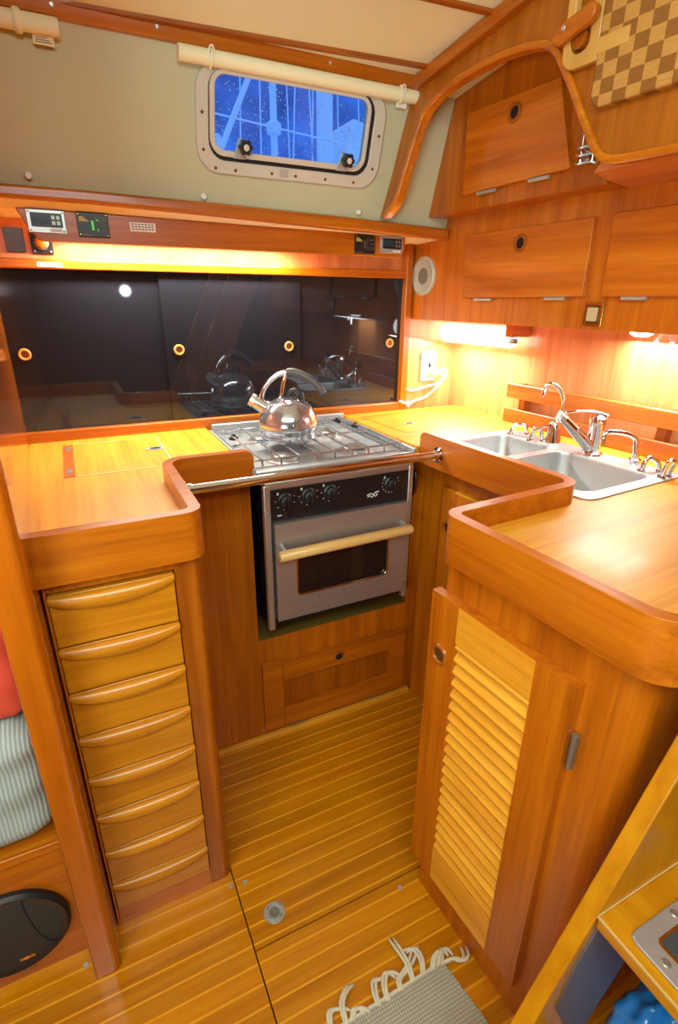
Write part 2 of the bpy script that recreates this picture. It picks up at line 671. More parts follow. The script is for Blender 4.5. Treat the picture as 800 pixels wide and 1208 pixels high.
# rails along the cabin side
mb = MB()
mb.prism(fillet([(1.45, 1.803), (1.428, 1.803), (1.424, 1.815), (1.418, 1.834), (1.45, 1.834)], [0, 0.004, 0, 0.005, 0]), 'x', -0.17, 0.945)
struct('trim_3', mb, TEAK['x'], bevel=0.002)
mb = MB()
RS = [(-1.40, 1.4985, 1.524, 1.499), (0.10, 1.4965, 1.522, 1.499), (0.40, 1.489, 1.517, 1.499), (0.75, 1.478, 1.5095, 1.499), (1.085, 1.470, 1.499, 1.500), (1.116, 1.470, 1.498, 1.505), (1.124, 1.471, 1.497, 1.516)]
V, F = [], []
for x, zb, zt, yf in RS:
    V += [(x, yf, zb), (x, 1.530, zb), (x, 1.560, zt), (x, yf, zt)]
for i in range(len(RS) - 1):
    a = 4 * i
    F += [(a + k, a + (k + 1) % 4, a + 4 + (k + 1) % 4, a + 4 + k) for k in range(4)]
F += [(0, 1, 2, 3), (4 * len(RS) - 1, 4 * len(RS) - 2, 4 * len(RS) - 3, 4 * len(RS) - 4)]
mb.add(V, F)
struct('trim_4', mb, TEAK['x'], bevel=0.006, seg=3)
# frame round the sliding panels: head, sill, right post
struct('trim_5', box(-0.15, 1.085, 1.670, 1.70, 1.362, 1.386), TEAK['x'], bevel=0.003)
struct('trim_6', box(-0.15, 1.085, 1.668, 1.70, 0.90, 0.9435), TEAK['x'], bevel=0.003)
struct('trim_7', box(1.073, 1.098, 1.666, 1.70, 0.90, 1.474), TEAK['z'], bevel=0.002)

# partition on the left, from the sole to the deck head
mb = MB()
mb.prism([(-0.152, 0.793), (-0.112, 0.793), (-0.103, 0.803), (-0.103, 0.884), (-0.141, 1.70), (-0.185, 1.70)], 'z', 0, 2.02)
struct('wall_partition', mb, wood('partition_teak', S(146, 68, 6), S(174, 88, 10), S(194, 106, 18), axis='z', across=10, rough=0.16, coat=0.7), bevel=0.004)

# backsplash behind the sinks
struct('wall_sink_side', box(1.432, 1.455, -0.2, 1.66, 0.88, 1.26), LIT_TEAK['z'], R=True)  # wood colour already holds the wash of the tube lamp

# bulkhead with the swept arch
OUT = [(0.968, 1.434, 1.522), (0.972, 1.386, 1.556), (0.980, 1.365, 1.616), (0.988, 1.345, 1.675), (0.994, 1.330, 1.716), (0.998, 1.317, 1.742), (1.001, 1.293, 1.760), (1.003, 1.252, 1.777), (1.005, 1.214, 1.785), (1.007, 1.179, 1.790), (1.008, 1.086, 1.795), (1.008, 1.008, 1.790), (1.008, 0.963, 1.783), (1.008, 0.935, 1.775), (1.008, 0.906, 1.754), (1.008, 0.880, 1.720), (1.008, 0.845, 1.669), (1.008, 0.804, 1.603), (1.008, 0.778, 1.567), (1.008, 0.753, 1.551), (1.008, 0.702, 1.546), (1.008, 0.624, 1.545), (1.008, -0.2, 1.545)]


OUTS = [tuple(v) for v in spline([Vector(p) for p in OUT[:-1]], 4)] + [OUT[-1]]
INNS = [(o[0],) + p for o, p in zip(OUTS, offset([p[1:] for p in OUTS], 0.015))]
# flat panel: hugs the lining on the left, its lower edge runs behind the arch moulding
EDGE = [(0.985, 1.470, 1.518), (0.997, 1.442, 1.605), (1.004, 1.418, 1.682), (1.013, 1.392, 1.772), (1.0243, 1.385, 1.835)]
mid = [(o[0] + 0.010, p[0], p[1]) for o, p in zip(OUTS, offset([p[1:] for p in OUTS], 0.007))]
TOPL = [(1.0243, b, ceil_z(1.0243 * SA + b * CA) + 0.004) for b in (1.385, 1.25, 1.1, 0.95, 0.8, 0.6, 0.25, -0.2)]
mb = MB()
V, F = [], []


def tween(path, n):
    P = [Vector(p) for p in path]
    d = [0.0]
    for a, b in zip(P, P[1:]):
        d.append(d[-1] + (b - a).length)
    o, k = [], 0
    for i in range(n + 1):
        t = d[-1] * i / n
        while k < len(P) - 2 and d[k + 1] < t:
            k += 1
        o.append(P[k].lerp(P[k + 1], (t - d[k]) / max(1e-9, d[k + 1] - d[k])))
    return o


ka = next(i for i, p in enumerate(mid) if p[2] > 1.783)
strips = [(tween(EDGE, 24), tween(mid[:ka + 1], 24)), (tween([EDGE[-1]] + TOPL[1:], 60), tween(mid[ka:], 60))]
for A, B in strips:
    o = len(V)
    n = len(A)
    for dx in (0.0, 0.016):
        V += [tuple(p + Vector((dx, 0, 0))) for p in A] + [tuple(p + Vector((dx, 0, 0))) for p in B]
    for i in range(n - 1):
        F += [(o + i, o + i + 1, o + n + i + 1, o + n + i), (o + 2 * n + i, o + 3 * n + i, o + 3 * n + i + 1, o + 2 * n + i + 1),
              (o + i, o + 2 * n + i, o + 2 * n + i + 1, o + i + 1), (o + n + i, o + n + i + 1, o + 3 * n + i + 1, o + 3 * n + i)]
mb.add(V, F)
bmesh.ops.remove_doubles(mb.bm, verts=mb.bm.verts, dist=1e-5)
struct('wall_bulkhead', mb, wood('bulkhead_teak', S(140, 74, 8), S(166, 94, 14), S(184, 110, 24), axis='z', across=20, rough=0.38, coat=0.15), R=True, ang=30)
mb = MB()
n = len(OUTS)
A, B = OUTS, INNS
D = 0.030
V = A + B + [(a[0] + D, a[1], a[2]) for a in A] + [(a[0] + D, a[1], a[2]) for a in B]
F = []
for i in range(n - 1):
    F += [(i, i + 1, n + i + 1, n + i), (2 * n + i, 3 * n + i, 3 * n + i + 1, 2 * n + i + 1),
          (i, 2 * n + i, 2 * n + i + 1, i + 1), (n + i, n + i + 1, 3 * n + i + 1, 3 * n + i)]
F += [(0, n, 3 * n, 2 * n), (n - 1, 3 * n - 1, 4 * n - 1, 2 * n - 1)]
mb.add(V, F)
struct('trim_8', mb, wood('arch_teak', S(160, 82, 6), S(190, 106, 10), S(212, 130, 20), axis='y', across=14, along=3, rough=0.25, coat=0.4), R=True, bevel=0.005, seg=3, ang=50)
# cornice where bulkhead and ceiling meet
mb = MB()
pl = [(1.405, ceil_z(1.0 * SA + 1.405 * CA)), (0.25, ceil_z(0.07 + 0.25 * CA)), (-0.2, ceil_z(0.07 - 0.2))]
mb.prism(pl + [(a, b - 0.030) for a, b in reversed(pl)], 'x', 1.000, 1.0245)
struct('trim_9', mb, TEAK['y'], R=True, bevel=0.004)
# wooden soffit under the bulkhead with its bevelled end
mb = MB()
mb.add([(1.045, -0.2, 1.533), (1.045, 0.805, 1.533), (1.150, 0.842, 1.533), (1.224, 0.842, 1.527), (1.224, -0.2, 1.527),
        (1.045, -0.2, 1.552), (1.045, 0.790, 1.552), (1.150, 0.822, 1.570), (1.224, 0.822, 1.560), (1.224, -0.2, 1.552)],
       [(0, 1, 2, 3, 4), (9, 8, 7, 6, 5), (0, 5, 6, 1), (1, 6, 7, 2), (2, 7, 8, 3), (3, 8, 9, 4), (4, 9, 5, 0)])
struct('trim_10', mb, LIT_TEAK['y'], R=True, smooth=False)  # pale colour stands in for lamplight bounced up under the soffit

# ------------------------------------------------------------------ window in the cabin side
W = thing('window_1', '', '', (0, 0, 0))
del W['label'], W['category']
W['kind'] = 'structure'
mb = MB(OXF)
mb.prism(rrect(0.350, 0.847, 0.072, 0.286, 0.055), 'y', 0.0005, 0.009, holes=[rrect(0.379, 0.814, 0.100, 0.276, 0.04)])
fr = part('window_frame', mb, WHITEG, W, bevel=0.002)
mb = MB(OXF)
mb.prism(rrect(0.376, 0.819, 0.095, 0.277, 0.04), 'y', 0.0005, 0.004, holes=[HOLE])
part('window_gasket', mb, GASKET, W)
mb = MB(OXF)
mb.prism(rrect(0.381, 0.8005, 0.109, 0.275, 0.035), 'y', 0.0041, 0.014, holes=[rrect(0.393, 0.790, 0.122, 0.265, 0.024)])
part('window_sash', mb, WHITEG, W, bevel=0.002)
mb = MB(OXF)
mb.prism(rrect(0.388, 0.796, 0.116, 0.269, 0.028), 'y', -0.004, -0.001)
part('window_pane', mb, PANE, W)
mb = MB(OXF)
for i in range(520):
    x, v, r = random.uniform(0.395, 0.788), random.uniform(0.124, 0.263), random.choice([0.0007, 0.0009, 0.0012, 0.0018])
    mb.lathe([(0, 0), (r, 0.0002), (r * 0.7, r * 0.6), (0, r * 0.8)], (x, -0.0045, v), (0, -1, 0), seg=6)
o = part('rain_drops', mb, DROP, W)
o['kind'] = 'stuff'
for kx in (0.462, 0.740):
    mb = MB(OXF)
    mb.prism([(kx - 0.026, 0.108), (kx + 0.004, 0.108), (kx - 0.002, 0.150), (kx - 0.014, 0.150)], 'y', 0.016, 0.020)
    cl = part('window_clip', mb, STEEL, W, bevel=0.001)
    mb = MB(OXF)
    pr = []
    for k in range(36):
        t = 2 * PI * k / 36
        pr.append((kx + (0.0155 + 0.002 * math.cos(6 * t)) * math.cos(t), 0.134 + (0.0155 + 0.002 * math.cos(6 * t)) * math.sin(t)))
    mb.prism(pr, 'y', 0.024, 0.040)
    kb = part('window_knob', mb, BLACK, W, bevel=0.002)
    mb = MB(OXF)
    mb.lathe([(0, 0.018), (0.007, 0.018), (0.007, 0.042), (0.005, 0.0435), (0, 0.0435)], (kx, 0, 0.134), (0, 1, 0), seg=16)
    part('window_knob_stud', mb, WHITEG, kb)
for x, v in ((0.364, 0.190), (0.366, 0.118), (0.395, 0.083), (0.445, 0.082), (0.54, 0.084), (0.605, 0.084), (0.69, 0.084), (0.775, 0.084), (0.828, 0.12), (0.833, 0.195)):
    mb = MB(OXF)
    mb.lathe([(0, 0.0085), (0.0042, 0.0085), (0.003, 0.0108), (0, 0.011)], (x, 0, v), (0, 1, 0), seg=10)
    part('window_screw', mb, BRASS, fr)
mb = MB(OXF)
mb.prism(rrect(0.562, 0.584, 0.078, 0.096, 0.003), 'y', 0.009, 0.0105)
part('drain_plate', mb, plain('drain_grey', S(170, 166, 156), rough=0.5), fr)

# ------------------------------------------------------------------ outside, seen through the window
BACKD = plain('harbour_shed', S(120, 142, 222), rough=0.9, noise=0.95, nscale=1.4)
MASTM = plain('painted_alloy', S(238, 240, 246), rough=0.5, noise=0.1, nscale=4)
solo('harbour_shed', MB().prism([(-6, -4), (16, -4), (16, 6.2), (10, 7.4), (3, 6.0), (-6, 7.0)], 'y', 14, 14.4), BACKD, 'dim indigo harbour building seen beyond the rainy window', 'building')


def mast(x, y, r, label, ring=None, h=9.0):
    t = thing('sailboat_mast', label, 'mast', (x, y, -2), group='masts beyond the window')
    part('pole', MB().lathe([(0, 0), (r, 0), (r, h), (0, h)], (x, y, -2), seg=14), MASTM, t)
    if ring:
        part('mast_ring', MB().lathe([(r, -0.06), (r * 2.0, -0.04), (r * 2.2, 0.04), (r, 0.07)], (x, y, ring), seg=16), MASTM, t)
    for k, dx in ((0, -0.35), (1, 0.42), (2, 0.16), (3, -0.14)):
        part('shroud', MB().tube([(x + dx * 1.7, y, -2), (x + dx * 0.4, y, 6.8)], 0.008, 6), MASTM, t)
    return t


mast(2.76, 6, 0.085, 'thick pale mast, right of centre in the rainy window')
mast(2.20, 6, 0.035, 'slim mast with a ring fitting, centre of the rainy window', ring=2.86)
solo('furled_sail', MB().tube([(1.35, 6, 2.05), (2.05, 6, 3.42)], 0.028, 8), MASTM, 'pale diagonal spar slanting across the left of the window', 'spar')
solo('stay_wire', MB().tube([(1.1, 5.4, 2.78), (3.6, 5.4, 2.60)], 0.008, 6), MASTM, 'thin level wire crossing the view outside the window', 'wire')
mb = MB()
mb.prism([(3.55, 2.2), (4.7, 2.1), (4.7, 2.95), (4.3, 3.02), (4.05, 3.34), (3.72, 3.42), (3.6, 2.9)], 'y', 7.2, 8.2)
solo('deckhouse', mb, MASTM, 'pale deckhouse of the boat moored outside, window right side', 'boat', bevel=0.03)
solo('moored_hull', MB().prism([(0.8, 0.3), (2.6, 0.3), (2.5, 2.72), (2.06, 2.76), (2.02, 3.08), (1.2, 3.12)], 'y', 7.3, 8.6), MASTM, 'pale hull of a moored boat low in the window', 'boat', bevel=0.03)

# ------------------------------------------------------------------ blinds on the cabin side
for (x0, x1, lab) in ((0.312, 0.922, 'rolled cream blind above the window, tied with two loops'), (-0.135, 0.083, 'rolled cream blind in the upper left corner, with a hanging tag')):
    t = thing('roller_blind', lab, 'blind', OXF(Vector(((x0 + x1) / 2, 0.0, 0.28))), group='rolled blinds on the cabin side')
    mb = MB(OXF)
    mb.tube([(x0, 0.0165, 0.2885), (x1, 0.0165, 0.2885)], 0.0158, 18, flat=1.0)
    part('blind_roll', mb, CREAM2, t)
    for sx in ([x0 + 0.07, x1 - 0.05] if x0 > 0 else [0.012]):
        mb = MB(OXF)
        ang = [2 * PI * k / 20 for k in range(20)]
        mb.tube([(sx, 0.0165 + 0.0172 * math.cos(a), 0.2885 + 0.0172 * math.sin(a)) for a in ang], 0.0035, 6, closed=True, flat=2.2 if x0 < 0 else 1.0)
        part('strap', mb, CREAM2, t)
        if x0 > 0:
            mb = MB(OXF)
            mb.tube([(sx + 0.006 * math.sin(a) - 0.001, 0.034, 0.297 + 0.0125 * math.cos(a)) for a in ang], 0.0016, 6, closed=True)
            part('loop', mb, WHITE, t)
    mb = MB(OXF)
    if x0 > 0:
        mb.box(0.868, 0.90, 0.012, 0.014, 0.262, 0.276)
        part('tag', mb, WHITE, t)
    else:
        mb.box(0.034, 0.072, 0.014, 0.016, 0.258, 0.276)
        tg = part('tag', mb, CREAM2, t)
        mb = MB(OXF)
        for k in range(3):
            mb.box(0.038, 0.068 - 0.004 * k, 0.016, 0.0163, 0.2615 + k * 0.0035, 0.263 + k * 0.0035)
        part('tag_print', mb, DARKPRINT, tg)

for x, v, lab in ((-0.018, 0.030, 'white snap stud on the olive lining, leftmost of three'), (0.366, 0.019, 'white snap stud below the lower left corner of the window'),
                  (0.806, 0.013, 'white snap stud below the lower right corner of the window')):
    mb = MB(OXF)
    mb.lathe([(0, 0), (0.0055, 0), (0.0055, 0.005), (0.0075, 0.0055), (0.0075, 0.009), (0.005, 0.012), (0, 0.0125)], (x, 0, v), (0, 1, 0), seg=16)
    solo('snap_stud', mb, WHITE, lab, 'stud', group='snap studs on the olive lining')
for x, lab in ((0.076, 'steel screw in the top rail above the left blind'), (0.272, 'steel screw in the top rail left of the window'), (0.67, 'steel screw in the top rail above the window')):
    solo('rail_screw', MB().lathe([(0, 0), (0.0045, 0), (0.003, 0.002), (0, 0.0022)], (x, 1.4228, 1.819), (0, -1, -0.2), seg=10), STEEL, lab, 'screw', group='screws in the top rail')

# ------------------------------------------------------------------ instrument board under the side deck
mb = MB()
FA = fillet([(-0.058, 1.4845), (-0.036, 1.44), (-0.018, 1.418), (0.965, 1.417), (0.992, 1.436), (0.992, 1.4765)], [0, 0, 0.012, 0.02, 0.0, 0])
mb.prism(FA, 'y', 1.56, 1.578)
solo('instrument_board', mb, TEAK['x'], 'long teak board under the side deck carrying small gauges', 'board', bevel=0.002)


def display(x0, x1, z0, z1, lab):
    t = thing('digital_gauge', lab, 'gauge', ((x0 + x1) / 2, 1.556, z0), group='digital gauges on the instrument board')
    w, h = x1 - x0, z1 - z0
    part('faceplate', box(x0, x1, 1.5555, 1.56, z0, z1), STEEL, t, bevel=0.001)
    b = part('bezel', MB().prism(rrect(x0 + w * .10, x1 - w * .08, z0 + h * .26, z1 - h * .14, 0.003), 'y', 1.5525, 1.5556), BLACK, t)
    part('screen', box(x0 + w * .14, x0 + w * .58, 1.5522, 1.5526, z0 + h * .40, z1 - h * .24), LCD, b)
    for r in range(2):
        for c in range(2):
            part('button', MB().prism(rrect(x0 + w * (.64 + .13 * c), x0 + w * (.73 + .13 * c), z0 + h * (.36 + .24 * r), z0 + h * (.52 + .24 * r), 0.001), 'y', 1.5512, 1.5526), GREYM, b)
    part('nameplate', MB().prism(rrect(x0 + w * .56, x1 - w * .1, z0 + h * .06, z0 + h * .20, 0.002), 'y', 1.5545, 1.5556), PRINT, t)
    for cx in (x0 + 0.005, x1 - 0.005):
        for czz in (z0 + 0.005, z1 - 0.005):
            part('screw', MB().lathe([(0, 0), (0.0025, 0), (0.0018, 0.0014), (0, 0.0016)], (cx, 1.5556, czz), (0, -1, 0), seg=8), GREYM, t)


display(-0.038, 0.042, 1.435, 1.483, 'silver-faced digital gauge at the left end of the instrument board')
display(0.902, 0.981, 1.428, 1.474, 'digital gauge at the right end of the instrument board')


def alarm(x0, x1, z0, z1, lab, lit):
    t = thing('alarm_panel', lab, 'alarm', ((x0 + x1) / 2, 1.556, z0), group='alarm panels on the instrument board')
    w, h = x1 - x0, z1 - z0
    part('faceplate', box(x0, x1, 1.5555, 1.56, z0, z1), BLACK, t, bevel=0.001)
    m = MB()
    for k in range(3):
        m.box(x0 + w * .07, x0 + w * (.22 + .07 * k), 1.5551, 1.5556, z1 - h * (.22 + .07 * k), z1 - h * (.17 + .07 * k))
    part('emblem', m, YELLOWL, t)
    m = MB()
    m.box(x0 + w * .10, x0 + w * .42, 1.5551, 1.5556, z0 + h * .06, z0 + h * .10)
    for k in range(3):
        m.box(x0 + w * .74, x0 + w * .90, 1.5551, 1.5556, z0 + h * (.30 + .2 * k), z0 + h * (.33 + .2 * k))
    for a, b_, c, d in ((.58, .95, .22, .235), (.58, .95, .80, .815), (.58, .59, .22, .80), (.94, .95, .22, .80)):
        m.box(x0 + w * a, x0 + w * b_, 1.5551, 1.5556, z0 + h * c, z0 + h * d)
    part('print', m, DARKPRINT, t)
    m = MB()
    for k in range(5):
        m.box(x0 + w * .45, x0 + w * .52, 1.5550, 1.5556, z0 + h * (.30 + .08 * k), z0 + h * (.35 + .08 * k))
    part('level_bar', m, GREENL if lit else DARKPRINT, t)
    for k in range(3):
        part('indicator', MB().lathe([(0, 0), (0.0018, 0), (0.0012, 0.001), (0, 0.0012)], (x0 + w * .65, 1.5556, z0 + h * (.31 + .2 * k)), (0, -1, 0), seg=10),
             (LCD if k == 1 else GREENL) if lit else (LCD if k == 1 else DARKPRINT), t)
    for cx in (x0 + 0.004, x1 - 0.004):
        for czz in (z0 + 0.004, z1 - 0.004):
            part('screw', MB().lathe([(0, 0), (0.0022, 0), (0.0015, 0.0012), (0, 0.0014)], (cx, 1.5556, czz), (0, -1, 0), seg=8), BRASS, t)


alarm(0.067, 0.137, 1.431, 1.483, 'black alarm panel with green lights near the left gauge', True)
alarm(0.814, 0.884, 1.423, 1.4745, 'black alarm panel beside the right-hand gauge, unlit', False)
t = thing('printed_notice', 'small white printed label on the instrument board', 'label', (0.216, 1.556, 1.448))
part('card', box(0.186, 0.247, 1.5590, 1.56, 1.449, 1.469), WHITE, t)
m = MB()
for k in range(3):
    for j in range(7):
        m.box(0.190 + j * 0.0078, 0.1955 + j * 0.0078, 1.5586, 1.559, 1.4525 + k * 0.0055, 1.4555 + k * 0.0055)
part('print', m, DARKPRINT, t)
solo('strip_label', box(-0.037, 0.022, 1.669, 1.6702, 1.3675, 1.378), WHITE, 'plain white strip label on the rail above the black panels', 'label')
solo('blank_plate', box(-0.099, -0.055, 1.694, 1.70, 1.400, 1.455), plain('brown_plate', S(66, 48, 44), rough=0.25, noise=0.05),
     'dark brown square plate left of the orange knob', 'plate', bevel=0.001)
t = thing('knob_panel', 'black square plate with an orange knob under the left gauge', 'switch', (-0.018, 1.696, 1.398))
part('plate', box(-0.042, 0.007, 1.694, 1.70, 1.398, 1.452), BLACK, t, bevel=0.001)
k = part('collar', MB().lathe([(0.0165, 0), (0.0165, 0.008), (0.012, 0.010), (0, 0.010)], (-0.018, 1.694, 1.423), (0, -1, 0)), GREYM, t)
part('knob', MB().lathe([(0.012, 0.009), (0.0115, 0.020), (0.008, 0.023), (0, 0.0235)], (-0.018, 1.694, 1.423), (0, -1, 0)), ORANGE, t)
for x in (-0.036, 0.001):
    part('screw', MB().lathe([(0, 0), (0.003, 0), (0.002, 0.002), (0, 0.002)], (x, 1.694, 1.404), (0, -1, 0), seg=10), STEEL, t)

t = thing('strip_light', 'glowing strip light tucked behind the instrument board', 'light', (0.34, 1.62, 1.46))
part('tube', MB().tube([(0.02, 1.625, 1.452), (0.66, 1.625, 1.452)], 0.009, 12), TUBEG, t)
part('housing', box(0.0, 0.68, 1.605, 1.645, 1.462, 1.4775), WHITE, t, bevel=0.002)

# ------------------------------------------------------------------ black sliding panels
for (x0, x1, y, rings, lab) in ((-0.142, 0.268, 1.691, (-0.106,), 'black sliding panel at the left end of the row'),
                                (0.259, 0.688, 1.684, (0.297, 0.646), 'middle black sliding panel with two finger rings, behind the kettle'),
                                (0.680, 1.074, 1.691, (1.031,), 'black sliding panel at the right end of the row')):
    t = thing('sliding_panel', lab, 'sliding panel', ((x0 + x1) / 2, y, 0.94), group='black sliding locker panels')
    part('pane', box(x0, x1, y, y + 0.005, 0.942, 1.364), SMOKE, t, smooth=False)
    for rx in rings:
        rr = part('finger_ring', MB().torus((rx, y - 0.001, 1.152), (0, 1, 0), 0.0125, 0.0034, 24, 8), MAPLE['x'], t)
        part('finger_hole', MB().lathe([(0, 0), (0.0122, 0), (0.0122, 0.0012), (0, 0.0012)], (rx, y - 0.0012, 1.152), (0, 1, 0), seg=24), plain('ring_recess', S(120, 66, 20), rough=0.6), rr)


# ================================================================== LEFT COUNTER AND DRAWERS
def band(path, th, z0, z1, end='last', r=0.020):
    """A low rail following a path: thickness th to the left of travel, its free end rounded off."""
    p = [Vector(q) for q in path]
    if end == 'first':
        p.reverse()
    d = (p[-2] - p[-1]).normalized()
    tail = [p[-1] + d * (r * (1 - math.cos(PI / 2 * k / 6))) for k in range(6, -1, -1)]
    tops = [z1] * (len(p) - 1) + [z1 - r + r * math.sin(PI / 2 * k / 6) for k in range(6, -1, -1)]
    p = p[:-1] + tail
    if end == 'first':
        p.reverse()
        tops.reverse()
    q = [Vector(v) for v in offset(p, th)]
    m = MB()
    n = len(p)
    V = [(a.x, a.y, z0) for a in p] + [(a.x, a.y, z0) for a in q] + [(a.x, a.y, z) for a, z in zip(p, tops)] + [(a.x, a.y, z) for a, z in zip(q, tops)]
    F = []
    for i in range(n - 1):
        F += [(i, i + 1, n + i + 1, n + i), (2 * n + i, 3 * n + i, 3 * n + i + 1, 2 * n + i + 1),
              (i, 2 * n + i, 2 * n + i + 1, i + 1), (n + i, n + i + 1, 3 * n + i + 1, 3 * n + i)]
    F += [(0, n, 3 * n, 2 * n), (n - 1, 3 * n - 1, 4 * n - 1, 2 * n - 1)]
    return m.add(V, F)


t = thing('countertop', 'teak counter left of the stove, with an icebox lid let into it', 'countertop', (0.02, 1.25, 0.885))
part('worktop', MB().prism([(-0.116, 0.874), (0.152, 0.874), (0.152, 1.212), (0.350, 1.212), (0.350, 1.668), (-0.138, 1.668)], 'z', 0.885, 0.915), PALE['y'], t, smooth=False)
pth = fillet([(-0.106, 0.862), (0.167, 0.862), (0.167, 1.20), (0.362, 1.20)], [0, 0.034, 0.034, 0], 8)
part('fiddle', band(pth, 0.022, 0.868, 0.958), TEAK['x'], t, bevel=0.006, seg=3, ang=50)
lid = part('icebox_lid', box(-0.030, 0.190, 1.300, 1.605, 0.9152, 0.9165), PALE['y'], t)
m = MB()
for a in ((-0.030, 0.190, 1.296, 1.300), (-0.030, 0.190, 1.605, 1.609), (0.190, 0.194, 1.296, 1.609)):
    m.box(a[0], a[1], a[2], a[3], 0.9150, 0.9168)
part('lid_seam', m, PALELINE, lid)
hs = part('hinge_strip', box(-0.054, -0.030, 1.300, 1.605, 0.9152, 0.9170), LOCK['y'], lid)
for y in (1.345, 1.565):
    part('hinge', MB().prism(rrect(-0.048, -0.036, y - 0.018, y + 0.018, 0.005), 'z', 0.917, 0.918), STEEL2, hs)
lt = part('lid_latch', MB().prism([(0.170 + 0.026 * math.cos(2 * PI * k / 24), 1.47 + 0.016 * math.sin(2 * PI * k / 24)) for k in range(24)], 'z', 0.9166, 0.9185), STEEL, lid)
part('latch_pull', MB().prism([(0.170 + 0.015 * math.cos(2 * PI * k / 20), 1.47 + 0.009 * math.sin(2 * PI * k / 20)) for k in range(20)], 'z', 0.9186, 0.9192), GASKET, lt)

t = thing('drawer_cabinet', 'narrow teak cabinet with eight stacked drawers', 'cabinet', (0.03, 0.9, 0))
m = MB()
m.box(-0.101, -0.0965, 0.884, 0.91, 0, 0.885)
m.box(-0.0965, 0.108, 0.884, 0.91, 0.846, 0.885)
m.box(-0.101, 0.14, 0.925, 1.262, 0.0, 0.885)
part('carcass', m, TEAK['z'], t, bevel=0.001)
part('plinth', box(-0.0965, 0.108, 0.884, 0.91, 0, 0.050), TEAK['x'], t, bevel=0.001)
pp = fillet([(0.108, 0.92), (0.108, 0.884), (0.156, 0.884), (0.156, 0.94)], [0, 0, 0.018, 0])
part('corner_post', MB().prism(pp + [(0.108, 0.94)], 'z', 0, 0.885), DARKT['z'], t)
ZB = [0.843, 0.740, 0.643, 0.543, 0.442, 0.341, 0.239, 0.137, 0.053]


def lip_fn(z1, h):
    def fn(u, v):
        a = 1 - (2 * u - 1) ** 2
        e = max(0.0, a) ** 0.7
        d = 0.014 + 0.018 * e                      # how far the lip hangs down
        p = 0.005 + 0.011 * e                      # how far it stands out
        ph = v * PI * 0.94
        prof = math.sin(ph) ** 0.8
        return (-0.0955 + 0.2015 * u, 0.8795 - p * prof, z1 - 0.0015 - d * (1 - math.cos(ph)) / 1.94)
    return fn


words = ['topmost of eight, closest under the counter', 'second from the top of the stack', 'third from the top of the stack', 'fourth from the top of the stack',
         'fifth from the top of the stack', 'sixth from the top of the stack', 'seventh from the top of the stack', 'lowest of eight, just above the sole']
for i in range(8):
    z1, z0 = ZB[i] - 0.001, ZB[i + 1] + 0.002
    d = part('drawer', box(-0.0955, 0.106, 0.879, 0.899, z0, z1), DRAWER['x'], t, bevel=0.002, label='drawer with scooped lip, ' + words[i])
    part('drawer_pull', MB().grid(lip_fn(z1, z1 - z0), 24, 12), DRAWER['x'], d, ang=80)

# ================================================================== STOVE RECESS
t = thing('stove_cabinet', 'teak bulkhead framing the stove, with a low panelled locker door', 'cabinet', (0.55, 1.27, 0))
m = MB()
m.prism([(0.156, 0), (0.935, 0), (0.935, 0.885), (0.876, 0.885), (0.876, 0.365), (0.366, 0.365), (0.366, 0.885), (0.156, 0.885)], 'y', 1.263, 1.281)
part('face_panel', m, TEAK['z'], t, smooth=False)
m = MB()
m.box(0.350, 0.365, 1.282, 1.66, 0.34, 0.88)
m.box(0.877, 0.89, 1.282, 1.66, 0.34, 0.88)
m.box(0.350, 0.89, 1.645, 1.66, 0.34, 0.88)
part('recess_lining', m, DARKT['z'], t)
part('recess_floor', box(0.366, 0.876, 1.2635, 1.645, 0.345, 0.3655), LEDGE, t)
d = part('locker_door', MB().prism([(0.369, 0.034), (0.872, 0.030), (0.872, 0.272), (0.432, 0.276), (0.432, 0.286), (0.369, 0.286)], 'y', 1.247, 1.2625,
                                    holes=[[(0.436, 0.106), (0.812, 0.100), (0.812, 0.204), (0.436, 0.212)]]), TEAK['x'], t, smooth=False)
part('inset_panel', box(0.43, 0.82, 1.2585, 1.2625, 0.095, 0.216), DARKT['z'], d)
m = MB()
m.box(0.4315, 0.4325, 1.2465, 1.2475, 0.034, 0.276)
part('stile_joint', m, DARKHOLE, d)
r_ = part('finger_ring', MB().torus((0.622, 1.2465, 0.240), (0, 1, 0), 0.0155, 0.0035, 24, 8), DARKT['x'], d)
part('finger_hole', MB().lathe([(0, 0), (0.0152, 0), (0.0152, 0.001), (0, 0.001)], (0.622, 1.2462, 0.240), (0, 1, 0), seg=24), DARKHOLE, r_)
for x in (0.475, 0.77):
    part('hinge', MB().tube([(x - 0.028, 1.252, 0.027), (x + 0.028, 1.252, 0.027)], 0.004, 8), GREYM, d)
part('kick_strip', box(0.156, 0.90, 1.245, 1.262, 0.0, 0.014), PALE['x'], t, bevel=0.002)

# ================================================================== STOVE
t = thing('stove', 'stainless gimballed galley stove with oven and wooden door rod', 'stove', (0.6, 1.42, 0.44))
part('body', box(0.386, 0.822, 1.212, 1.63, 0.440, 0.872), SOFTB, t, bevel=0.003)
hob = part('hob', box(0.357, 0.834, 1.198, 1.655, 0.870, 0.893), STEEL, t, bevel=0.003)
m = MB()
m.box(0.357, 0.366, 1.198, 1.655, 0.893, 0.911)
m.box(0.825, 0.834, 1.198, 1.655, 0.893, 0.911)
m.box(0.366, 0.825, 1.640, 1.655, 0.893, 0.928)
m.box(0.366, 0.825, 1.198, 1.206, 0.893, 0.902)
part('hob_rim', m, STEEL, t, bevel=0.002)
m = MB()
for k in range(9):
    m.box(0.40 + k * 0.046, 0.412 + k * 0.046, 1.6385, 1.6402, 0.900, 0.907)
part('vent_slot', m, DARKHOLE, t)['kind'] = 'stuff'
grid = MB()
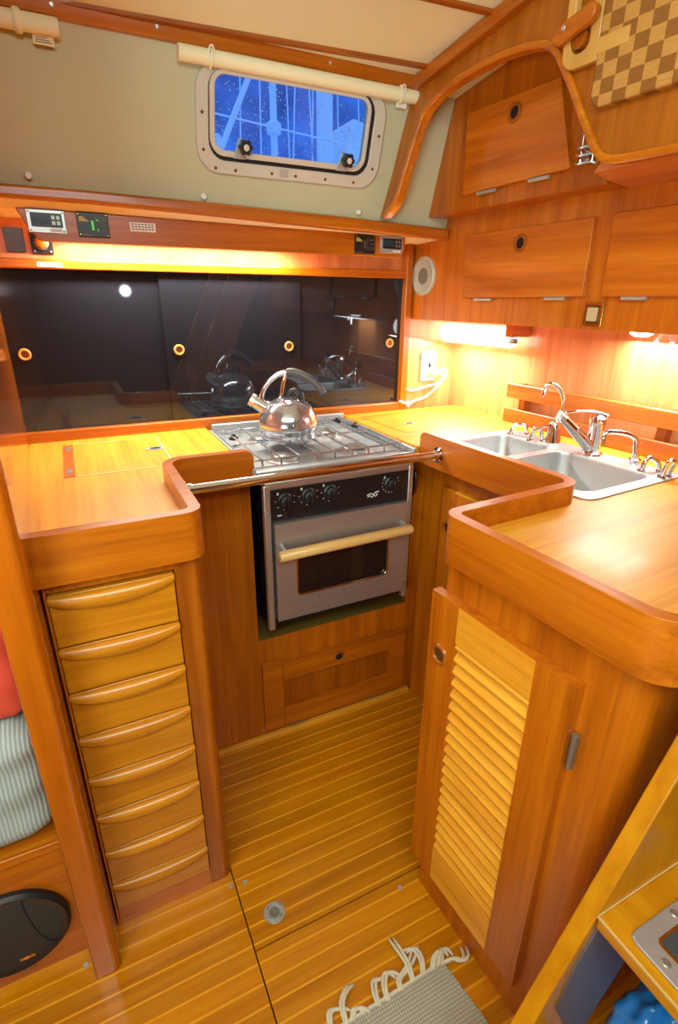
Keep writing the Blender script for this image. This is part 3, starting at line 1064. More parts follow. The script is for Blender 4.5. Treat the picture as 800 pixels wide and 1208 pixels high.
for k in range(9):
    x = 0.392 + k * 0.0505
    grid.tube([(x, 1.225, 0.900), (x, 1.230, 0.9215), (x, 1.615, 0.9215), (x, 1.62, 0.900)], 0.0028, 8)
for y in (1.245, 1.42, 1.60):
    grid.tube([(0.378, y, 0.917), (0.812, y, 0.917)], 0.003, 8)
for (x0, x1, y0, y1) in ((0.372, 0.818, 1.222, 1.624),):
    grid.tube([(x0, y0, 0.904), (x1, y0, 0.904), (x1, y1, 0.904), (x0, y1, 0.904)], 0.003, 8, closed=True)
part('pan_grid', grid, KSTEEL, t)
for x, y, r in ((0.475, 1.300, 0.036), (0.690, 1.300, 0.040), (0.700, 1.50, 0.034), (0.475, 1.51, 0.030)):
    b = part('burner', MB().lathe([(r * 1.35, 0), (r * 1.3, 0.004), (r, 0.006), (r, 0.012), (0, 0.012)], (x, y, 0.8925), seg=26), STEEL2, t)
    part('burner_cap', MB().lathe([(r * 0.8, 0), (r * 0.86, 0.003), (r * 0.75, 0.006), (0, 0.007)], (x, y, 0.9045), seg=26), GREYM, b)
for x, y in ((0.395, 1.50), (0.772, 1.585), (0.798, 1.50)):
    part('pot_clamp', MB().lathe([(0, 0), (0.014, 0), (0.014, 0.006), (0.006, 0.008), (0.006, 0.014), (0, 0.014)], (x, y, 0.912), seg=14), BLACK, t)
part('control_panel', box(0.399, 0.814, 1.200, 1.213, 0.761, 0.850), SOFTB, t, bevel=0.002)
part('panel_trim', box(0.386, 0.826, 1.1985, 1.213, 0.850, 0.870), STEEL2, t, bevel=0.002)
for kx, kz in ((0.439, 0.823), (0.504, 0.827), (0.567, 0.828), (0.754, 0.824)):
    kb = part('knob', MB().lathe([(0.0205, 0), (0.0205, 0.003), (0.0165, 0.006), (0.0155, 0.017), (0.013, 0.019), (0, 0.019)], (kx, 1.2, kz - 0.006), (0, -1, 0), seg=24), BLACK, t)
    part('knob_grip', MB().prism([(kx - 0.0035, kz - 0.021), (kx + 0.0045, kz - 0.021), (kx + 0.005, kz + 0.008), (kx - 0.003, kz + 0.008)], 'y', 1.172, 1.184), SOFTB, kb, bevel=0.002)
    m = MB()
    n = 12 if kx > 0.7 else 7
    for k in range(n):
        a = math.radians(150 + k * (240 / (n - 1)) - (0 if kx > 0.7 else 10))
        m.lathe([(0, 0), (0.0016, 0), (0.0012, 0.0006), (0, 0.0006)], (kx + 0.0262 * math.cos(a), 1.2, kz - 0.006 + 0.0262 * math.sin(a)), (0, -1, 0), seg=6)
    m.box(kx - 0.022, kx - 0.017, 1.1994, 1.2, kz + 0.011, kz + 0.017)
    part('dial_marks', m, PRINT, kb)
# small pale script mark and igniter on the panel
m = MB()
m.tube(spline([(0.679, 1.1994, 0.793), (0.690, 1.1994, 0.797), (0.700, 1.1994, 0.794), (0.707, 1.1994, 0.799), (0.716, 1.1994, 0.800)], 4), 0.0017, 6)
m.tube(spline([(0.681, 1.1994, 0.787), (0.689, 1.1994, 0.791), (0.694, 1.1994, 0.785), (0.700, 1.1994, 0.791), (0.706, 1.1994, 0.787), (0.712, 1.1994, 0.794)], 4), 0.0014, 6)
part('script_mark', m, PRINT, t)
part('igniter', MB().lathe([(0.0065, 0), (0.006, 0.004), (0, 0.005)], (0.440, 1.2, 0.779), (0, -1, 0), seg=14), BLACK, t)
part('panel_print', box(0.416, 0.428, 1.1994, 1.2, 0.776, 0.779), PRINT, t)
for x0, x1, xs in ((0.381, 0.398, 0.389), (0.812, 0.827, 0.820)):
    f_ = part('side_flange', box(x0, x1, 1.196, 1.214, 0.438, 0.863), STEEL2, t, bevel=0.002)
    for z in (0.79, 0.50):
        part('screw', MB().lathe([(0, 0), (0.0042, 0), (0.003, 0.002), (0, 0.0022)], (xs, 1.196, z), (0, -1, 0), seg=10), STEEL, f_)
d = part('oven_door', MB().prism([(0.403, 0.470), (0.806, 0.470), (0.806, 0.760), (0.403, 0.760)], 'y', 1.184, 1.211, holes=[rrect(0.462, 0.745, 0.541, 0.662, 0.012)]), STEEL2, t, smooth=False)
part('window_bezel', MB().prism(rrect(0.459, 0.748, 0.538, 0.665, 0.015), 'y', 1.1815, 1.1865, holes=[rrect(0.4645, 0.7425, 0.5435, 0.6595, 0.011)]), CHROME, d, bevel=0.001)
part('oven_window', box(0.455, 0.752, 1.1895, 1.196, 0.535, 0.668), OVENGL, d)
h_ = part('handle_rod', MB().tube([(0.400, 1.150, 0.6855), (0.404, 1.150, 0.6855), (0.796, 1.150, 0.6895), (0.800, 1.150, 0.6895)], [0.012, 0.0145, 0.0145, 0.012], 18), ROD['x'], d, label='pale wooden door rod')
for x in (0.417, 0.786):
    part('rod_bracket', MB().prism([(1.184, 0.672), (1.184, 0.705), (1.158, 0.700), (1.152, 0.690), (1.158, 0.678)], 'x', x - 0.004, x + 0.004), STEEL, h_)
m = MB()
for k in range(5):
    m.box(0.47 + 0.0, 0.735, 1.1975, 1.1985, 0.552 + k * 0.022, 0.555 + k * 0.022)
part('oven_rack', m, GREYM, d)

# ------------------------------------------------------------------ latch beside the stove
t = thing('stove_latch', 'small brown metal latch on the wall right of the stove', 'latch', (0.860, 1.255, 0.74))
part('backplate', box(0.850, 0.868, 1.256, 1.2632, 0.745, 0.845), GREYM, t, bevel=0.002)
part('bolt', MB().tube(spline([(0.859, 1.256, 0.835), (0.859, 1.232, 0.825), (0.859, 1.230, 0.785), (0.859, 1.238, 0.762), (0.859, 1.256, 0.758)], 4), 0.006, 10), plain('bronze', S(120, 84, 56), rough=0.3, metal=0.9), t)

# ------------------------------------------------------------------ guard rail across the stove
P0, P1 = Vector((0.168, 1.070, 0.9265)), RW(0.9245, 1.056, 0.911)
t = thing('guard_rail', 'polished steel guard rail across the front of the stove', 'rail', (0.5, 1.09, 0.905))
part('tube', MB().tube([P0, P1], 0.0108, 18), CHROME, t)
dv = (P1 - P0).normalized()
for p, sg in ((P0, 1), (P1, -1)):
    fl = part('end_flange', MB().lathe([(0, 0), (0.021, 0), (0.021, 0.004), (0.0135, 0.008), (0.0135, 0.018), (0, 0.018)], p, dv * sg, seg=24), CHROME, t)
    for k in range(3):
        a = 2 * PI * k / 3 + 0.5
        part('flange_screw', MB().lathe([(0, 0.003), (0.003, 0.004), (0.002, 0.006), (0, 0.006)], p + Vector((0, math.cos(a), math.sin(a))) * 0.0165, dv * sg, seg=8), STEEL, fl)

# ------------------------------------------------------------------ kettle
KC = Vector((0.528, 1.396, 0.9245))
KE = Vector((0.898, -0.44, 0))


def KP(s_, z, side=0.0):
    return Vector((KC.x + KE.x * s_ + 0.44 * side, KC.y + KE.y * s_ + 0.898 * side, z))


t = thing('kettle', 'shiny steel whistling kettle with a curved handle on the hob', 'kettle', KC)
part('body', MB().lathe([(0.0, 0.0), (0.074, 0.0), (0.0785, 0.004), (0.0795, 0.018), (0.0805, 0.030), (0.0815, 0.0305), (0.0825, 0.042), (0.0815, 0.055), (0.077, 0.072), (0.068, 0.089), (0.055, 0.102), (0.040, 0.110), (0.026, 0.113)], KC, seg=48), KSTEEL, t, ang=60)
ld = part('lid', MB().lathe([(0.034, 0.1105), (0.033, 0.1135), (0.02, 0.1165), (0, 0.1175)], KC, seg=32), KSTEEL, t)
part('lid_knob', MB().tube(spline([KP(0.000, 1.040), KP(0.006, 1.054), KP(0.020, 1.061), KP(0.034, 1.054), KP(0.040, 1.036)], 5), [0.0075] * 21, 10), BLACK, ld)
sp = part('spout', MB().tube([KP(-0.046, 1.005), KP(-0.070, 1.016), KP(-0.096, 1.032)], [0.026, 0.0195, 0.0165], 20), KSTEEL, t)
part('spout_cap', MB().tube([KP(-0.094, 1.031), KP(-0.104, 1.037)], [0.0185, 0.0175], 20), STEEL2, sp)
hd = part('handle', MB().tube(spline([KP(-0.070, 1.020), KP(-0.072, 1.045), KP(-0.057, 1.076), KP(-0.024, 1.103), KP(0.012, 1.111)], 6), 0.0055, 12, flat=1.3), CHROME, t)
part('handle_brace', MB().tube(spline([KP(-0.004, 1.108), KP(-0.012, 1.080), KP(-0.018, 1.050), KP(-0.030, 1.028)], 6), 0.0048, 10), CHROME, hd)
part('handle_grip', MB().tube(spline([KP(-0.002, 1.110), KP(0.020, 1.1105), KP(0.055, 1.097), KP(0.085, 1.073), KP(0.100, 1.052)], 6), [0.0075] + [0.010] * 23 + [0.008], 14), plain('grey_rubber', S(86, 84, 86), rough=0.45), hd)

# ================================================================== SINK-SIDE COUNTER (swung frame)
SK = rrect(0.962, 1.300, 0.628, 1.150, 0.03)
w1, w2, w3 = WR(0.836, 1.205), WR(0.836, 1.668), WR(1.345, 1.668)
t = thing('countertop', 'L-shaped teak counter around the sinks, ending in a rounded peninsula', 'countertop', (1.0, 0.9, 0.885), R=True)
pth = fillet([(0.925, 1.140), (0.925, 0.650), (0.583, 0.650), (0.583, 0.228), (1.43, 0.228)], [0, 0.03, 0.034, 0.06, 0], 9)
inner = offset(pth, 0.012)
part('worktop', MB().prism([(w1.x, w1.y)] + inner[:-1] + [(1.431, inner[-1][1]), (1.431, 1.572), (w2.x, w2.y)], 'z', 0.885, 0.915, holes=[SK]), PALE['x'], t, smooth=False)
part('fiddle', band(pth, 0.022, 0.868, 0.958, 'first'), TEAK['y'], t, bevel=0.006, seg=3, ang=50)
m = MB()
for a in ((0.985, 1.34, 1.285, 1.288), (0.985, 0.988, 1.285, 1.545), (1.34, 1.343, 1.285, 1.545), (0.985, 1.343, 1.545, 1.548)):
    m.box(a[0], a[1], a[2], a[3], 0.9146, 0.9156)
part('lid_seam', m, DARKT['x'], t)
lt = part('lid_latch', MB().prism([(1.075 + 0.024 * math.cos(2 * PI * k / 24), 1.385 + 0.015 * math.sin(2 * PI * k / 24)) for k in range(24)], 'z', 0.9152, 0.917), STEEL, t)
part('latch_pull', MB().prism([(1.075 + 0.014 * math.cos(2 * PI * k / 20), 1.385 + 0.008 * math.sin(2 * PI * k / 20)) for k in range(20)], 'z', 0.9171, 0.9176), GASKET, lt)

t = thing('sink', 'stainless double-bowl sink let into the right-hand counter', 'sink', (1.13, 0.89, 0.75), R=True)
B1, B2 = rrect(0.984, 1.236, 0.652, 0.912, 0.045), rrect(0.984, 1.236, 0.940, 1.126, 0.04)
m = MB().prism(rrect(0.954, 1.308, 0.620, 1.158, 0.032), 'z', 0.9152, 0.9185, holes=[B1, B2])
part('rim', m, STEEL, t, bevel=0.001)


def bowl(lo, depth):
    (u0, u1, v0, v1, r) = lo
    m = MB()
    prev = None
    for k, (ins, z) in enumerate(((0, 0.9183), (0.003, 0.910), (0.008, 0.915 - depth * 0.8), (0.022, 0.915 - depth * 0.96), (0.05, 0.915 - depth), (0.09, 0.915 - depth))):
        lp = rrect(u0 + ins, u1 - ins, v0 + ins, v1 - ins, max(0.004, r - ins * 0.5))
        ring = [m.bm.verts.new((a, b, z)) for a, b in lp]
        if prev:
            for i in range(len(ring)):
                j = (i + 1) % len(ring)
                m.bm.faces.new((prev[i], prev[j], ring[j], ring[i]))
        prev = ring
    m.bm.faces.new(prev)
    return m


b = part('large_bowl', bowl((0.984, 1.236, 0.652, 0.912, 0.045), 0.15), STEEL, t, ang=60)
part('drain', MB().lathe([(0.032, 0), (0.03, 0.003), (0.02, 0.0015), (0, 0.001)], (1.11, 0.782, 0.7655), seg=24), CHROME, b)
b = part('small_bowl', bowl((0.984, 1.236, 0.940, 1.126, 0.04), 0.13), STEEL, t, ang=60)
part('drain', MB().lathe([(0.026, 0), (0.024, 0.003), (0.016, 0.0015), (0, 0.001)], (1.11, 1.033, 0.7855), seg=24), CHROME, b)

# taps
t = thing('mixer_tap', 'chunky chrome mixer tap with a slanting pull-out spray', 'tap', (1.273, 0.844, 0.918), R=True)
part('base', MB().lathe([(0, 0), (0.027, 0), (0.026, 0.006), (0.021, 0.010), (0.020, 0.075), (0.022, 0.085), (0.021, 0.098), (0.012, 0.106), (0, 0.108)], (1.273, 0.846, 0.918), seg=26), CHROME, t)
part('spray_spout', MB().tube([(1.262, 0.848, 0.938), (1.225, 0.869, 0.978), (1.192, 0.889, 1.013)], [0.017, 0.0145, 0.012], 18), CHROME, t)
part('spray_head', MB().tube([(1.193, 0.8885, 1.012), (1.183, 0.894, 1.022), (1.181, 0.895, 1.010)], [0.0125, 0.013, 0.011], 18), STEEL2, t)
part('lever', MB().tube(spline([(1.290, 0.838, 1.022), (1.262, 0.850, 1.032), (1.225, 0.871, 1.034), (1.196, 0.888, 1.029)], 5), [0.012, 0.011, 0.010, 0.009] + [0.007] * 12, 12, flat=0.5), CHROME, t)
t = thing('gooseneck_tap', 'slim chrome gooseneck tap behind the small bowl', 'tap', (1.288, 0.987, 0.918), R=True)
part('base', MB().lathe([(0, 0), (0.024, 0), (0.022, 0.012), (0.017, 0.03), (0.016, 0.052), (0.010, 0.062), (0, 0.064)], (1.288, 0.987, 0.918), seg=24), CHROME, t)
part('neck', MB().tube(spline([(1.293, 0.984, 0.97), (1.302, 0.981, 1.003), (1.301, 0.981, 1.038), (1.288, 0.989, 1.068), (1.269, 1.000, 1.083), (1.255, 1.007, 1.077), (1.250, 1.011, 1.047)], 6), 0.0058, 12), CHROME, t)
part('lever', MB().tube(spline([(1.284, 0.990, 0.966), (1.262, 1.003, 0.962), (1.235, 1.019, 0.950)], 5), 0.0065, 10, flat=0.6), CHROME, t)
t = thing('bent_tap', 'low square-bent chrome tap to the right of the mixer', 'tap', (1.297, 0.742, 0.918), R=True)
part('base', MB().lathe([(0, 0), (0.017, 0), (0.016, 0.01), (0.009, 0.014), (0.0085, 0.024), (0, 0.025)], (1.297, 0.742, 0.918), seg=20), CHROME, t)
part('pipe', MB().tube(spline([(1.297, 0.742, 0.93), (1.293, 0.745, 0.962), (1.288, 0.748, 0.982), (1.270, 0.758, 0.992), (1.245, 0.773, 0.997), (1.228, 0.784, 0.996), (1.221, 0.787, 0.985), (1.220, 0.786, 0.968)], 6), 0.0062, 12), CHROME, t)
LOOPS = [([(1.252, 1.114, 0.916), (1.262, 1.108, 0.944), (1.288, 1.092, 0.945), (1.296, 1.087, 0.916)], 'small chrome loop handle beside the small bowl, farther one of two'),
         ([(1.244, 1.030, 0.916), (1.246, 1.022, 0.952), (1.262, 1.012, 0.950), (1.270, 1.008, 0.916)], 'small chrome loop handle beside the small bowl, nearer the gooseneck tap'),
         ([(1.246, 0.692, 0.916), (1.254, 0.686, 0.950), (1.275, 0.674, 0.942), (1.284, 0.668, 0.916)], 'chrome loop handle beside the large bowl, next to the square-bent tap'),
         ([(1.242, 0.640, 0.916), (1.240, 0.629, 0.958), (1.252, 0.622, 0.955), (1.266, 0.640, 0.916)], 'chrome loop handle at the near end of the large bowl')]
for pts, lab in LOOPS:
    mid = sum((Vector(p) for p in pts), Vector((0, 0, 0))) / 4
    t = thing('loop_handle', lab, 'handle', (mid.x, mid.y, 0.918), R=True, group='chrome loop handles around the sink')
    part('loop', MB().tube(spline(pts, 7), 0.0056, 12), CHROME, t)
    for p in (pts[0], pts[-1]):
        part('foot', MB().lathe([(0, 0.0), (0.010, 0.0), (0.009, 0.004), (0, 0.005)], (p[0], p[1], 0.918), seg=16), CHROME, t)

# slatted rack along the backsplash
t = thing('plate_rack', 'two-board teak rack standing behind the sinks', 'rack', (1.40, 0.75, 0.915), R=True)
for z0, z1, y1 in ((0.996, 1.043, 1.273), (0.9155, 0.962, 1.276)):
    part('board', box(1.386, 1.400, 0.235, y1, z0, z1), RACKW['y'], t, bevel=0.003)
for y in (1.215, 0.75, 0.30):
    part('post', box(1.400, 1.431, y - 0.012, y + 0.012, 0.9155, 1.040), DARKT['z'], t, bevel=0.002)
part('end_board', MB().prism([(1.400, 1.262), (1.431, 1.235), (1.431, 1.221), (1.400, 1.248)], 'z', 1.000, 1.042), RACKW['x'], t)

# socket and cables on the back wall
t = thing('wall_socket', 'white power socket on the teak wall right of the black panels', 'socket', (1.206, 1.70, 1.01))
part('plate', MB().prism(rrect(1.173, 1.240, 1.010, 1.117, 0.005), 'y', 1.692, 1.70), WHITE, t, bevel=0.002)
part('outlet', MB().prism([(1.205, 1.055), (1.222, 1.065), (1.205, 1.082)], 'y', 1.6910, 1.6922), DARKHOLE, t)
for z in (1.022, 1.105):
    part('screw', MB().lathe([(0, 0), (0.003, 0), (0.002, 0.0015), (0, 0.0015)], (1.206, 1.692, z), (0, -1, 0), seg=10), GREYM, t)
t = thing('power_plug', 'white plug with two cables trailing from the wall socket', 'plug', (1.222, 1.68, 1.03))
part('plug_body', MB().lathe([(0, 0), (0.017, 0), (0.018, 0.012), (0.013, 0.03), (0.006, 0.036), (0, 0.036)], (1.220, 1.6905, 1.045), (0.15, -1, -0.1), seg=20), WHITE, t)
part('cable', MB().tube(spline([(1.223, 1.657, 1.042), (1.246, 1.650, 1.035), (1.242, 1.662, 1.008), (1.20, 1.682, 0.992), (1.152, 1.690, 0.980), (1.120, 1.694, 0.982), (1.106, 1.690, 0.992)], 6), 0.0042, 8), WHITE, t)
part('cable', MB().tube(spline([(1.223, 1.657, 1.046), (1.252, 1.648, 1.055), (1.258, 1.652, 1.030), (1.232, 1.672, 0.985), (1.193, 1.686, 0.950), (1.150, 1.688, 0.940), (1.106, 1.660, 0.936), (1.064, 1.658, 0.950)], 6), 0.0045, 8), WHITE, t)
part('cable_clip', box(1.100, 1.106, 1.656, 1.67, 0.925, 0.948), WHITE, t, bevel=0.001)

# ================================================================== LOCKERS ABOVE THE SINKS
t = thing('overhead_cabinet', 'long teak overhead cabinet above the sinks', 'cabinet', (1.3, 0.7, 1.23), R=True)
part('carcass', box(1.2233, 1.428, -0.2, 1.613, 1.232, 1.58), LOCK['z'], t, bevel=0.001, smooth=False)


def flap(tp, corners, lx, hole, hinges, mat, lab, th=0.015):
    d = part('door', MB().prism(corners, 'x', lx - th, lx), mat, tp, bevel=0.002, label=lab)
    if hole:
        rr = part('finger_ring', MB().torus((lx - th - 0.0008, hole[0], hole[1]), (1, 0, 0), 0.0175, 0.0048, 28, 8), DARKT['x'], d)
        part('finger_hole', MB().lathe([(0, 0), (0.0162, 0), (0.0162, 0.001), (0, 0.001)], (lx - th - 0.0012, hole[0], hole[1]), (1, 0, 0), seg=24), DARKHOLE, rr)
    for y0, y1, z in hinges:
        part('hinge', MB().tube([(lx - th * 0.7, y0, z), (lx - th * 0.7, y1, z)], 0.0045, 10), STEEL, d)
    return d


flap(t, [(0.909, 1.308), (1.335, 1.302), (1.340, 1.476), (0.909, 1.479)], 1.2233, (1.124, 1.439), ((1.282, 1.216, 1.2985), (1.023, 0.962, 1.303)), LOCK['y'], 'drop door with finger hole, nearer the stove')
flap(t, [(0.30, 1.311), (0.857, 1.307), (0.862, 1.481), (0.30, 1.483)], 1.2233, None, ((0.806, 0.748, 1.3045),), LOCK['y'], 'drop door at the right edge')
t = thing('cabin_speaker', 'small round grey speaker at the far end of the overhead cabinet', 'speaker', (1.22, 1.543, 1.31), R=True)
part('trim_ring', MB().lathe([(0.046, 0), (0.061, 0), (0.060, 0.006), (0.052, 0.009), (0.046, 0.006)], (1.2233, 1.543, 1.369), (-1, 0, 0), seg=40), GREYRING, t)
part('grille', MB().lathe([(0.047, 0.001), (0.047, 0.004), (0.02, 0.0065), (0, 0.007)], (1.2233, 1.543, 1.369), (-1, 0, 0), seg=32), GREYGR, t)
t = thing('light_switch', 'brass-framed switch under the gap between the overhead doors', 'switch', (1.222, 0.877, 1.24), R=True)
part('plate', MB().prism(rrect(0.852, 0.902, 1.238, 1.296, 0.003), 'x', 1.2185, 1.2233), BRASS, t, bevel=0.001)
b = part('bezel', MB().prism(rrect(0.859, 0.895, 1.247, 1.288, 0.002), 'x', 1.2165, 1.2190), plain('bronze_bezel', S(110, 78, 44), rough=0.35, metal=0.6), t)
part('rocker', MB().prism(rrect(0.863, 0.891, 1.252, 1.283, 0.002), 'x', 1.2140, 1.2168), plain('beige_plastic', S(208, 190, 150), rough=0.4), b)

t = thing('upper_locker', 'teak locker set back inside the arch', 'cabinet', (1.19, 1.15, 1.53), R=True)
o1 = [(0.70, 1.5715), (0.845, 1.5715), (0.852, 1.531), (1.455, 1.528), (1.425, 1.640), (1.385, 1.818)]
part('carcass', MB().prism(o1 + [(0.70, ceil_z(1.152 * SA + 0.70 * CA) - 0.001)], 'x', 1.152, 1.2225), TEAK['z'], t, smooth=False)
flap(t, [(0.942, 1.573), (1.287, 1.565), (1.294, 1.753), (1.000, 1.7535)], 1.152, (1.125, 1.717), ((1.234, 1.169, 1.5625), (1.059, 0.999, 1.566)), LOCK['y'], 'drop door with finger hole', 0.016)

# wavy wire rack beside the upper door
t = thing('wire_rack', 'small wavy wire rack half hidden beside the upper locker door', 'rack', (1.13, 0.88, 1.56), R=True)
for z in (1.575, 1.590, 1.605):
    part('wire', MB().tube([(1.135 - 0.012 * math.sin(k * 0.9), 0.925 - 0.008 * k, z + 0.002 * math.cos(k * 1.6)) for k in range(14)], 0.0026, 6), STEEL, t)
for yy in (0.915, 0.885):
    part('upright', MB().tube([(1.136, yy, 1.574), (1.136, yy, 1.640)], 0.0016, 6), CHROME, t)
part('hook', MB().tube([(1.134, 0.916 + 0.007 * math.sin(2 * PI * k / 14), 1.640 + 0.009 * math.cos(2 * PI * k / 14)) for k in range(14)], 0.0015, 6, closed=True), CHROME, t)
part('bracket', box(1.137, 1.1535, 0.895, 0.905, 1.574, 1.61), CHROME, t)

# lamps under the overhead cabinet
t = thing('under_cabinet_lamp', 'bright white tube lamp under the overhead cabinet, by the corner', 'lamp', (1.375, 1.41, 1.15), R=True)
m = MB()
m.tube([(1.375, 1.262, 1.190), (1.375, 1.268, 1.190), (1.375, 1.575, 1.188), (1.375, 1.583, 1.188)], [0.030, 0.036, 0.036, 0.030], 22)
part('diffuser', m, LAMPW, t)
part('end_block', box(1.340, 1.428, 1.236, 1.266, 1.188, 1.2315), LOCK['x'], t, bevel=0.003)
part('mount', box(1.352, 1.430, 1.266, 1.575, 1.216, 1.2318), WHITE, t, bevel=0.002)
part('switch', MB().prism(rrect(1.355, 1.372, 1.168, 1.184, 0.003), 'y', 1.238, 1.262), GREYM, t)
t = thing('puck_lamp', 'small glowing lamp under the overhead cabinet, above the taps', 'lamp', (1.36, 0.83, 1.21), R=True)
part('lens', MB().lathe([(0.028, 0.016), (0.026, 0.006), (0.014, 0.0), (0, -0.001)], (1.36, 0.832, 1.215), seg=24), LAMPW, t)
part('base', MB().lathe([(0.030, 0.015), (0.030, 0.0175), (0, 0.0175)], (1.36, 0.832, 1.215), seg=24), WHITE, t)
for pts, lab in (([(1.362, 0.777, 1.234), (1.360, 0.783, 1.220), (1.352, 0.792, 1.195), (1.350, 0.797, 1.176)], 'white cable end dangling beside the small lamp, the longer of two'),
                 ([(1.362, 0.757, 1.234), (1.358, 0.756, 1.222), (1.356, 0.750, 1.210), (1.356, 0.748, 1.198)], 'short white cable end dangling at the right edge')):
    solo('loose_cable', MB().tube(spline(pts, 5), 0.0045, 8), WHITE, lab, 'cable', R=True, group='cable ends under the cabinet')

# ------------------------------------------------------------------ cutting board held by a turn-button
t = thing('cutting_board', 'checkered end-grain cutting board hanging on the bulkhead', 'cutting board', (1.01, 0.6, 1.628), R=True)
bp = fillet([(0.806, 1.955), (0.806, 1.628), (0.45, 1.628), (0.45, 1.955)], [0, 0.024, 0.024, 0], 7)
part('checkered_body', MB().prism(bp, 'x', 1.000, 1.0205), CHECK, t, bevel=0.004, seg=3)
hp = fillet([(0.8065, 1.93), (0.8065, 1.704), (0.886, 1.704), (0.890, 1.93)], [0, 0.0, 0.028, 0], 7)
part('handle', MB().prism(hp, 'x', 1.002, 1.019, holes=[rrect(0.829, 0.868, 1.727, 1.905, 0.016)]), MAPLE['z'], t, bevel=0.003, label='pale maple handle')
part('maple_strip', MB().prism([(0.8055, 1.7115), (0.744, 1.7115), (0.744, 1.7352), (0.8055, 1.7352)], 'x', 0.9994, 1.001), MAPLE['y'], t)
t = thing('turn_button', 'oblong teak turn-button holding the cutting board', 'latch', (0.99, 0.855, 1.765), R=True)
c, e = Vector((0.853, 1.766)), Vector((-1, 0.23)).normalized()
q = Vector((-e.y, e.x))
pr = []
for sg, a0 in ((1, -90), (-1, 90)):
    for k in range(9):
        a = math.radians(a0 + 180 * k / 8)
        pr.append(tuple(c + e * (sg * 0.033 + 0.0145 * math.cos(a)) + q * 0.0145 * math.sin(a)))
part('bar', MB().prism(pr, 'x', 0.980, 0.9985), TEAK['y'], t, bevel=0.004, seg=3)
part('pivot', MB().lathe([(0, 0), (0.017, 0), (0.017, 0.022), (0, 0.022)], (1.0243, 0.853, 1.750), (-1, 0, 0), seg=24), DARKT['x'], t)
part('screw', MB().lathe([(0, 0), (0.0048, 0), (0.0035, 0.0018), (0, 0.002)], (0.980, 0.872, 1.766), (-1, 0, 0), seg=12), STEEL, t)

# ================================================================== PENINSULA WITH LOUVRED DOOR
t = thing('peninsula_cabinet', 'teak peninsula cabinet with a louvred door', 'cabinet', (0.8, 0.45, 0), R=True)
pp = fillet([(0.93, 0.642), (0.603, 0.642), (0.603, 0.262), (0.93, 0.262)], [0, 0.008, 0.045, 0], 8)
part('carcass', MB().prism(pp, 'z', 0, 0.884), TEAK['z'], t, ang=35)
d = thing
dr = part('door', MB().prism([(0.342, 0.100), (0.652, 0.100), (0.652, 0.801), (0.342, 0.801)], 'x', 0.583, 0.6025, holes=[[(0.412, 0.196), (0.581, 0.196), (0.581, 0.726), (0.412, 0.726)]]), TEAK['z'], t, smooth=False, label='louvred door')
part('cross_rail', box(0.5825, 0.5835, 0.4125, 0.5805, 0.7265, 0.7995), PALE['y'], dr)
part('cross_rail', box(0.5825, 0.5835, 0.4125, 0.5805, 0.1015, 0.1955), PALE['y'], dr)
m = MB()
for k in range(20):
    z = 0.206 + k * 0.0272
    m.prism([(0.585, z - 0.012), (0.6015, z + 0.016), (0.6015, z + 0.0225), (0.583, z - 0.006)], 'y', 0.412, 0.581)
part('louvres', m, PALE['y'], dr, smooth=False)
rr = part('finger_ring', MB().torus((0.5825, 0.618, 0.677), (1, 0, 0), 0.0175, 0.0042, 28, 8), DARKT['x'], dr)
part('finger_hole', MB().lathe([(0, 0), (0.0172, 0), (0.0172, 0.001), (0, 0.001)], (0.5822, 0.618, 0.677), (1, 0, 0), seg=24), plain('brown_recess', S(84, 50, 20), rough=0.6), rr)
for z in (0.687,):
    part('hinge', MB().tube([(0.594, 0.335, z - 0.030), (0.594, 0.335, z + 0.030)], 0.0058, 10), GREYM, dr)

t = thing('sink_cabinet', 'teak cabinet face under the sinks, at right angles to the stove', 'cabinet', (1.0, 0.9, 0), R=True)
part('face_panel', box(0.990, 1.008, 0.645, 1.185, 0, 0.884), TEAK['z'], t)
d = part('door', box(0.973, 0.9895, 0.66, 1.085, 0.125, 0.806), TEAK['z'], t, bevel=0.004)
part('door_edge', box(0.9728, 0.9895, 0.70, 1.03, 0.800, 0.8065), PALE['y'], d)
rr = part('finger_ring', MB().torus((0.972, 1.048, 0.69), (1, 0, 0), 0.0165, 0.004, 24, 8), DARKT['x'], d)
part('finger_hole', MB().lathe([(0, 0), (0.0162, 0), (0.0162, 0.001), (0, 0.001)], (0.9718, 1.048, 0.69), (1, 0, 0), seg=24), DARKHOLE, rr)

# ================================================================== COMPANIONWAY LADDER
t = thing('companionway_ladder', 'honey-coloured companionway ladder with a steel-plated step', 'ladder', (0.4, 0.2, 0))
kx = (0.530 - 0.401) / (0.680 - 0.391)
def ld_x(z):
    return 0.401 + (z - 0.391) * kx
tx = 0.534 - ld_x(0.301)
part('stringer', MB().prism([(ld_x(0), 0), (ld_x(0) + tx, 0), (ld_x(1.5) + tx, 1.5), (ld_x(1.5), 1.5)], 'y', 0.238, 0.262), LADDER['z'], t, bevel=0.002)
part('stringer', MB().prism([(ld_x(0), 0), (ld_x(0) + tx, 0), (ld_x(1.5) + tx, 1.5), (ld_x(1.5), 1.5)], 'y', -0.222, -0.198), LADDER['z'], t, bevel=0.002)
sd = part('step', box(0.4855, 0.700, -0.198, 0.2375, 0.560, 0.582), LADDER['y'], t, bevel=0.003)
m = MB()
m.box(0.4852, 0.4866, -0.198, 0.2375, 0.5785, 0.5823)
m.box(0.4872, 0.66, 0.2362, 0.2378, 0.5805, 0.5824)
part('step_seam', m, plain('pale_edge', S(196, 166, 100), rough=0.6), sd)  # pale lines along two edges of the step
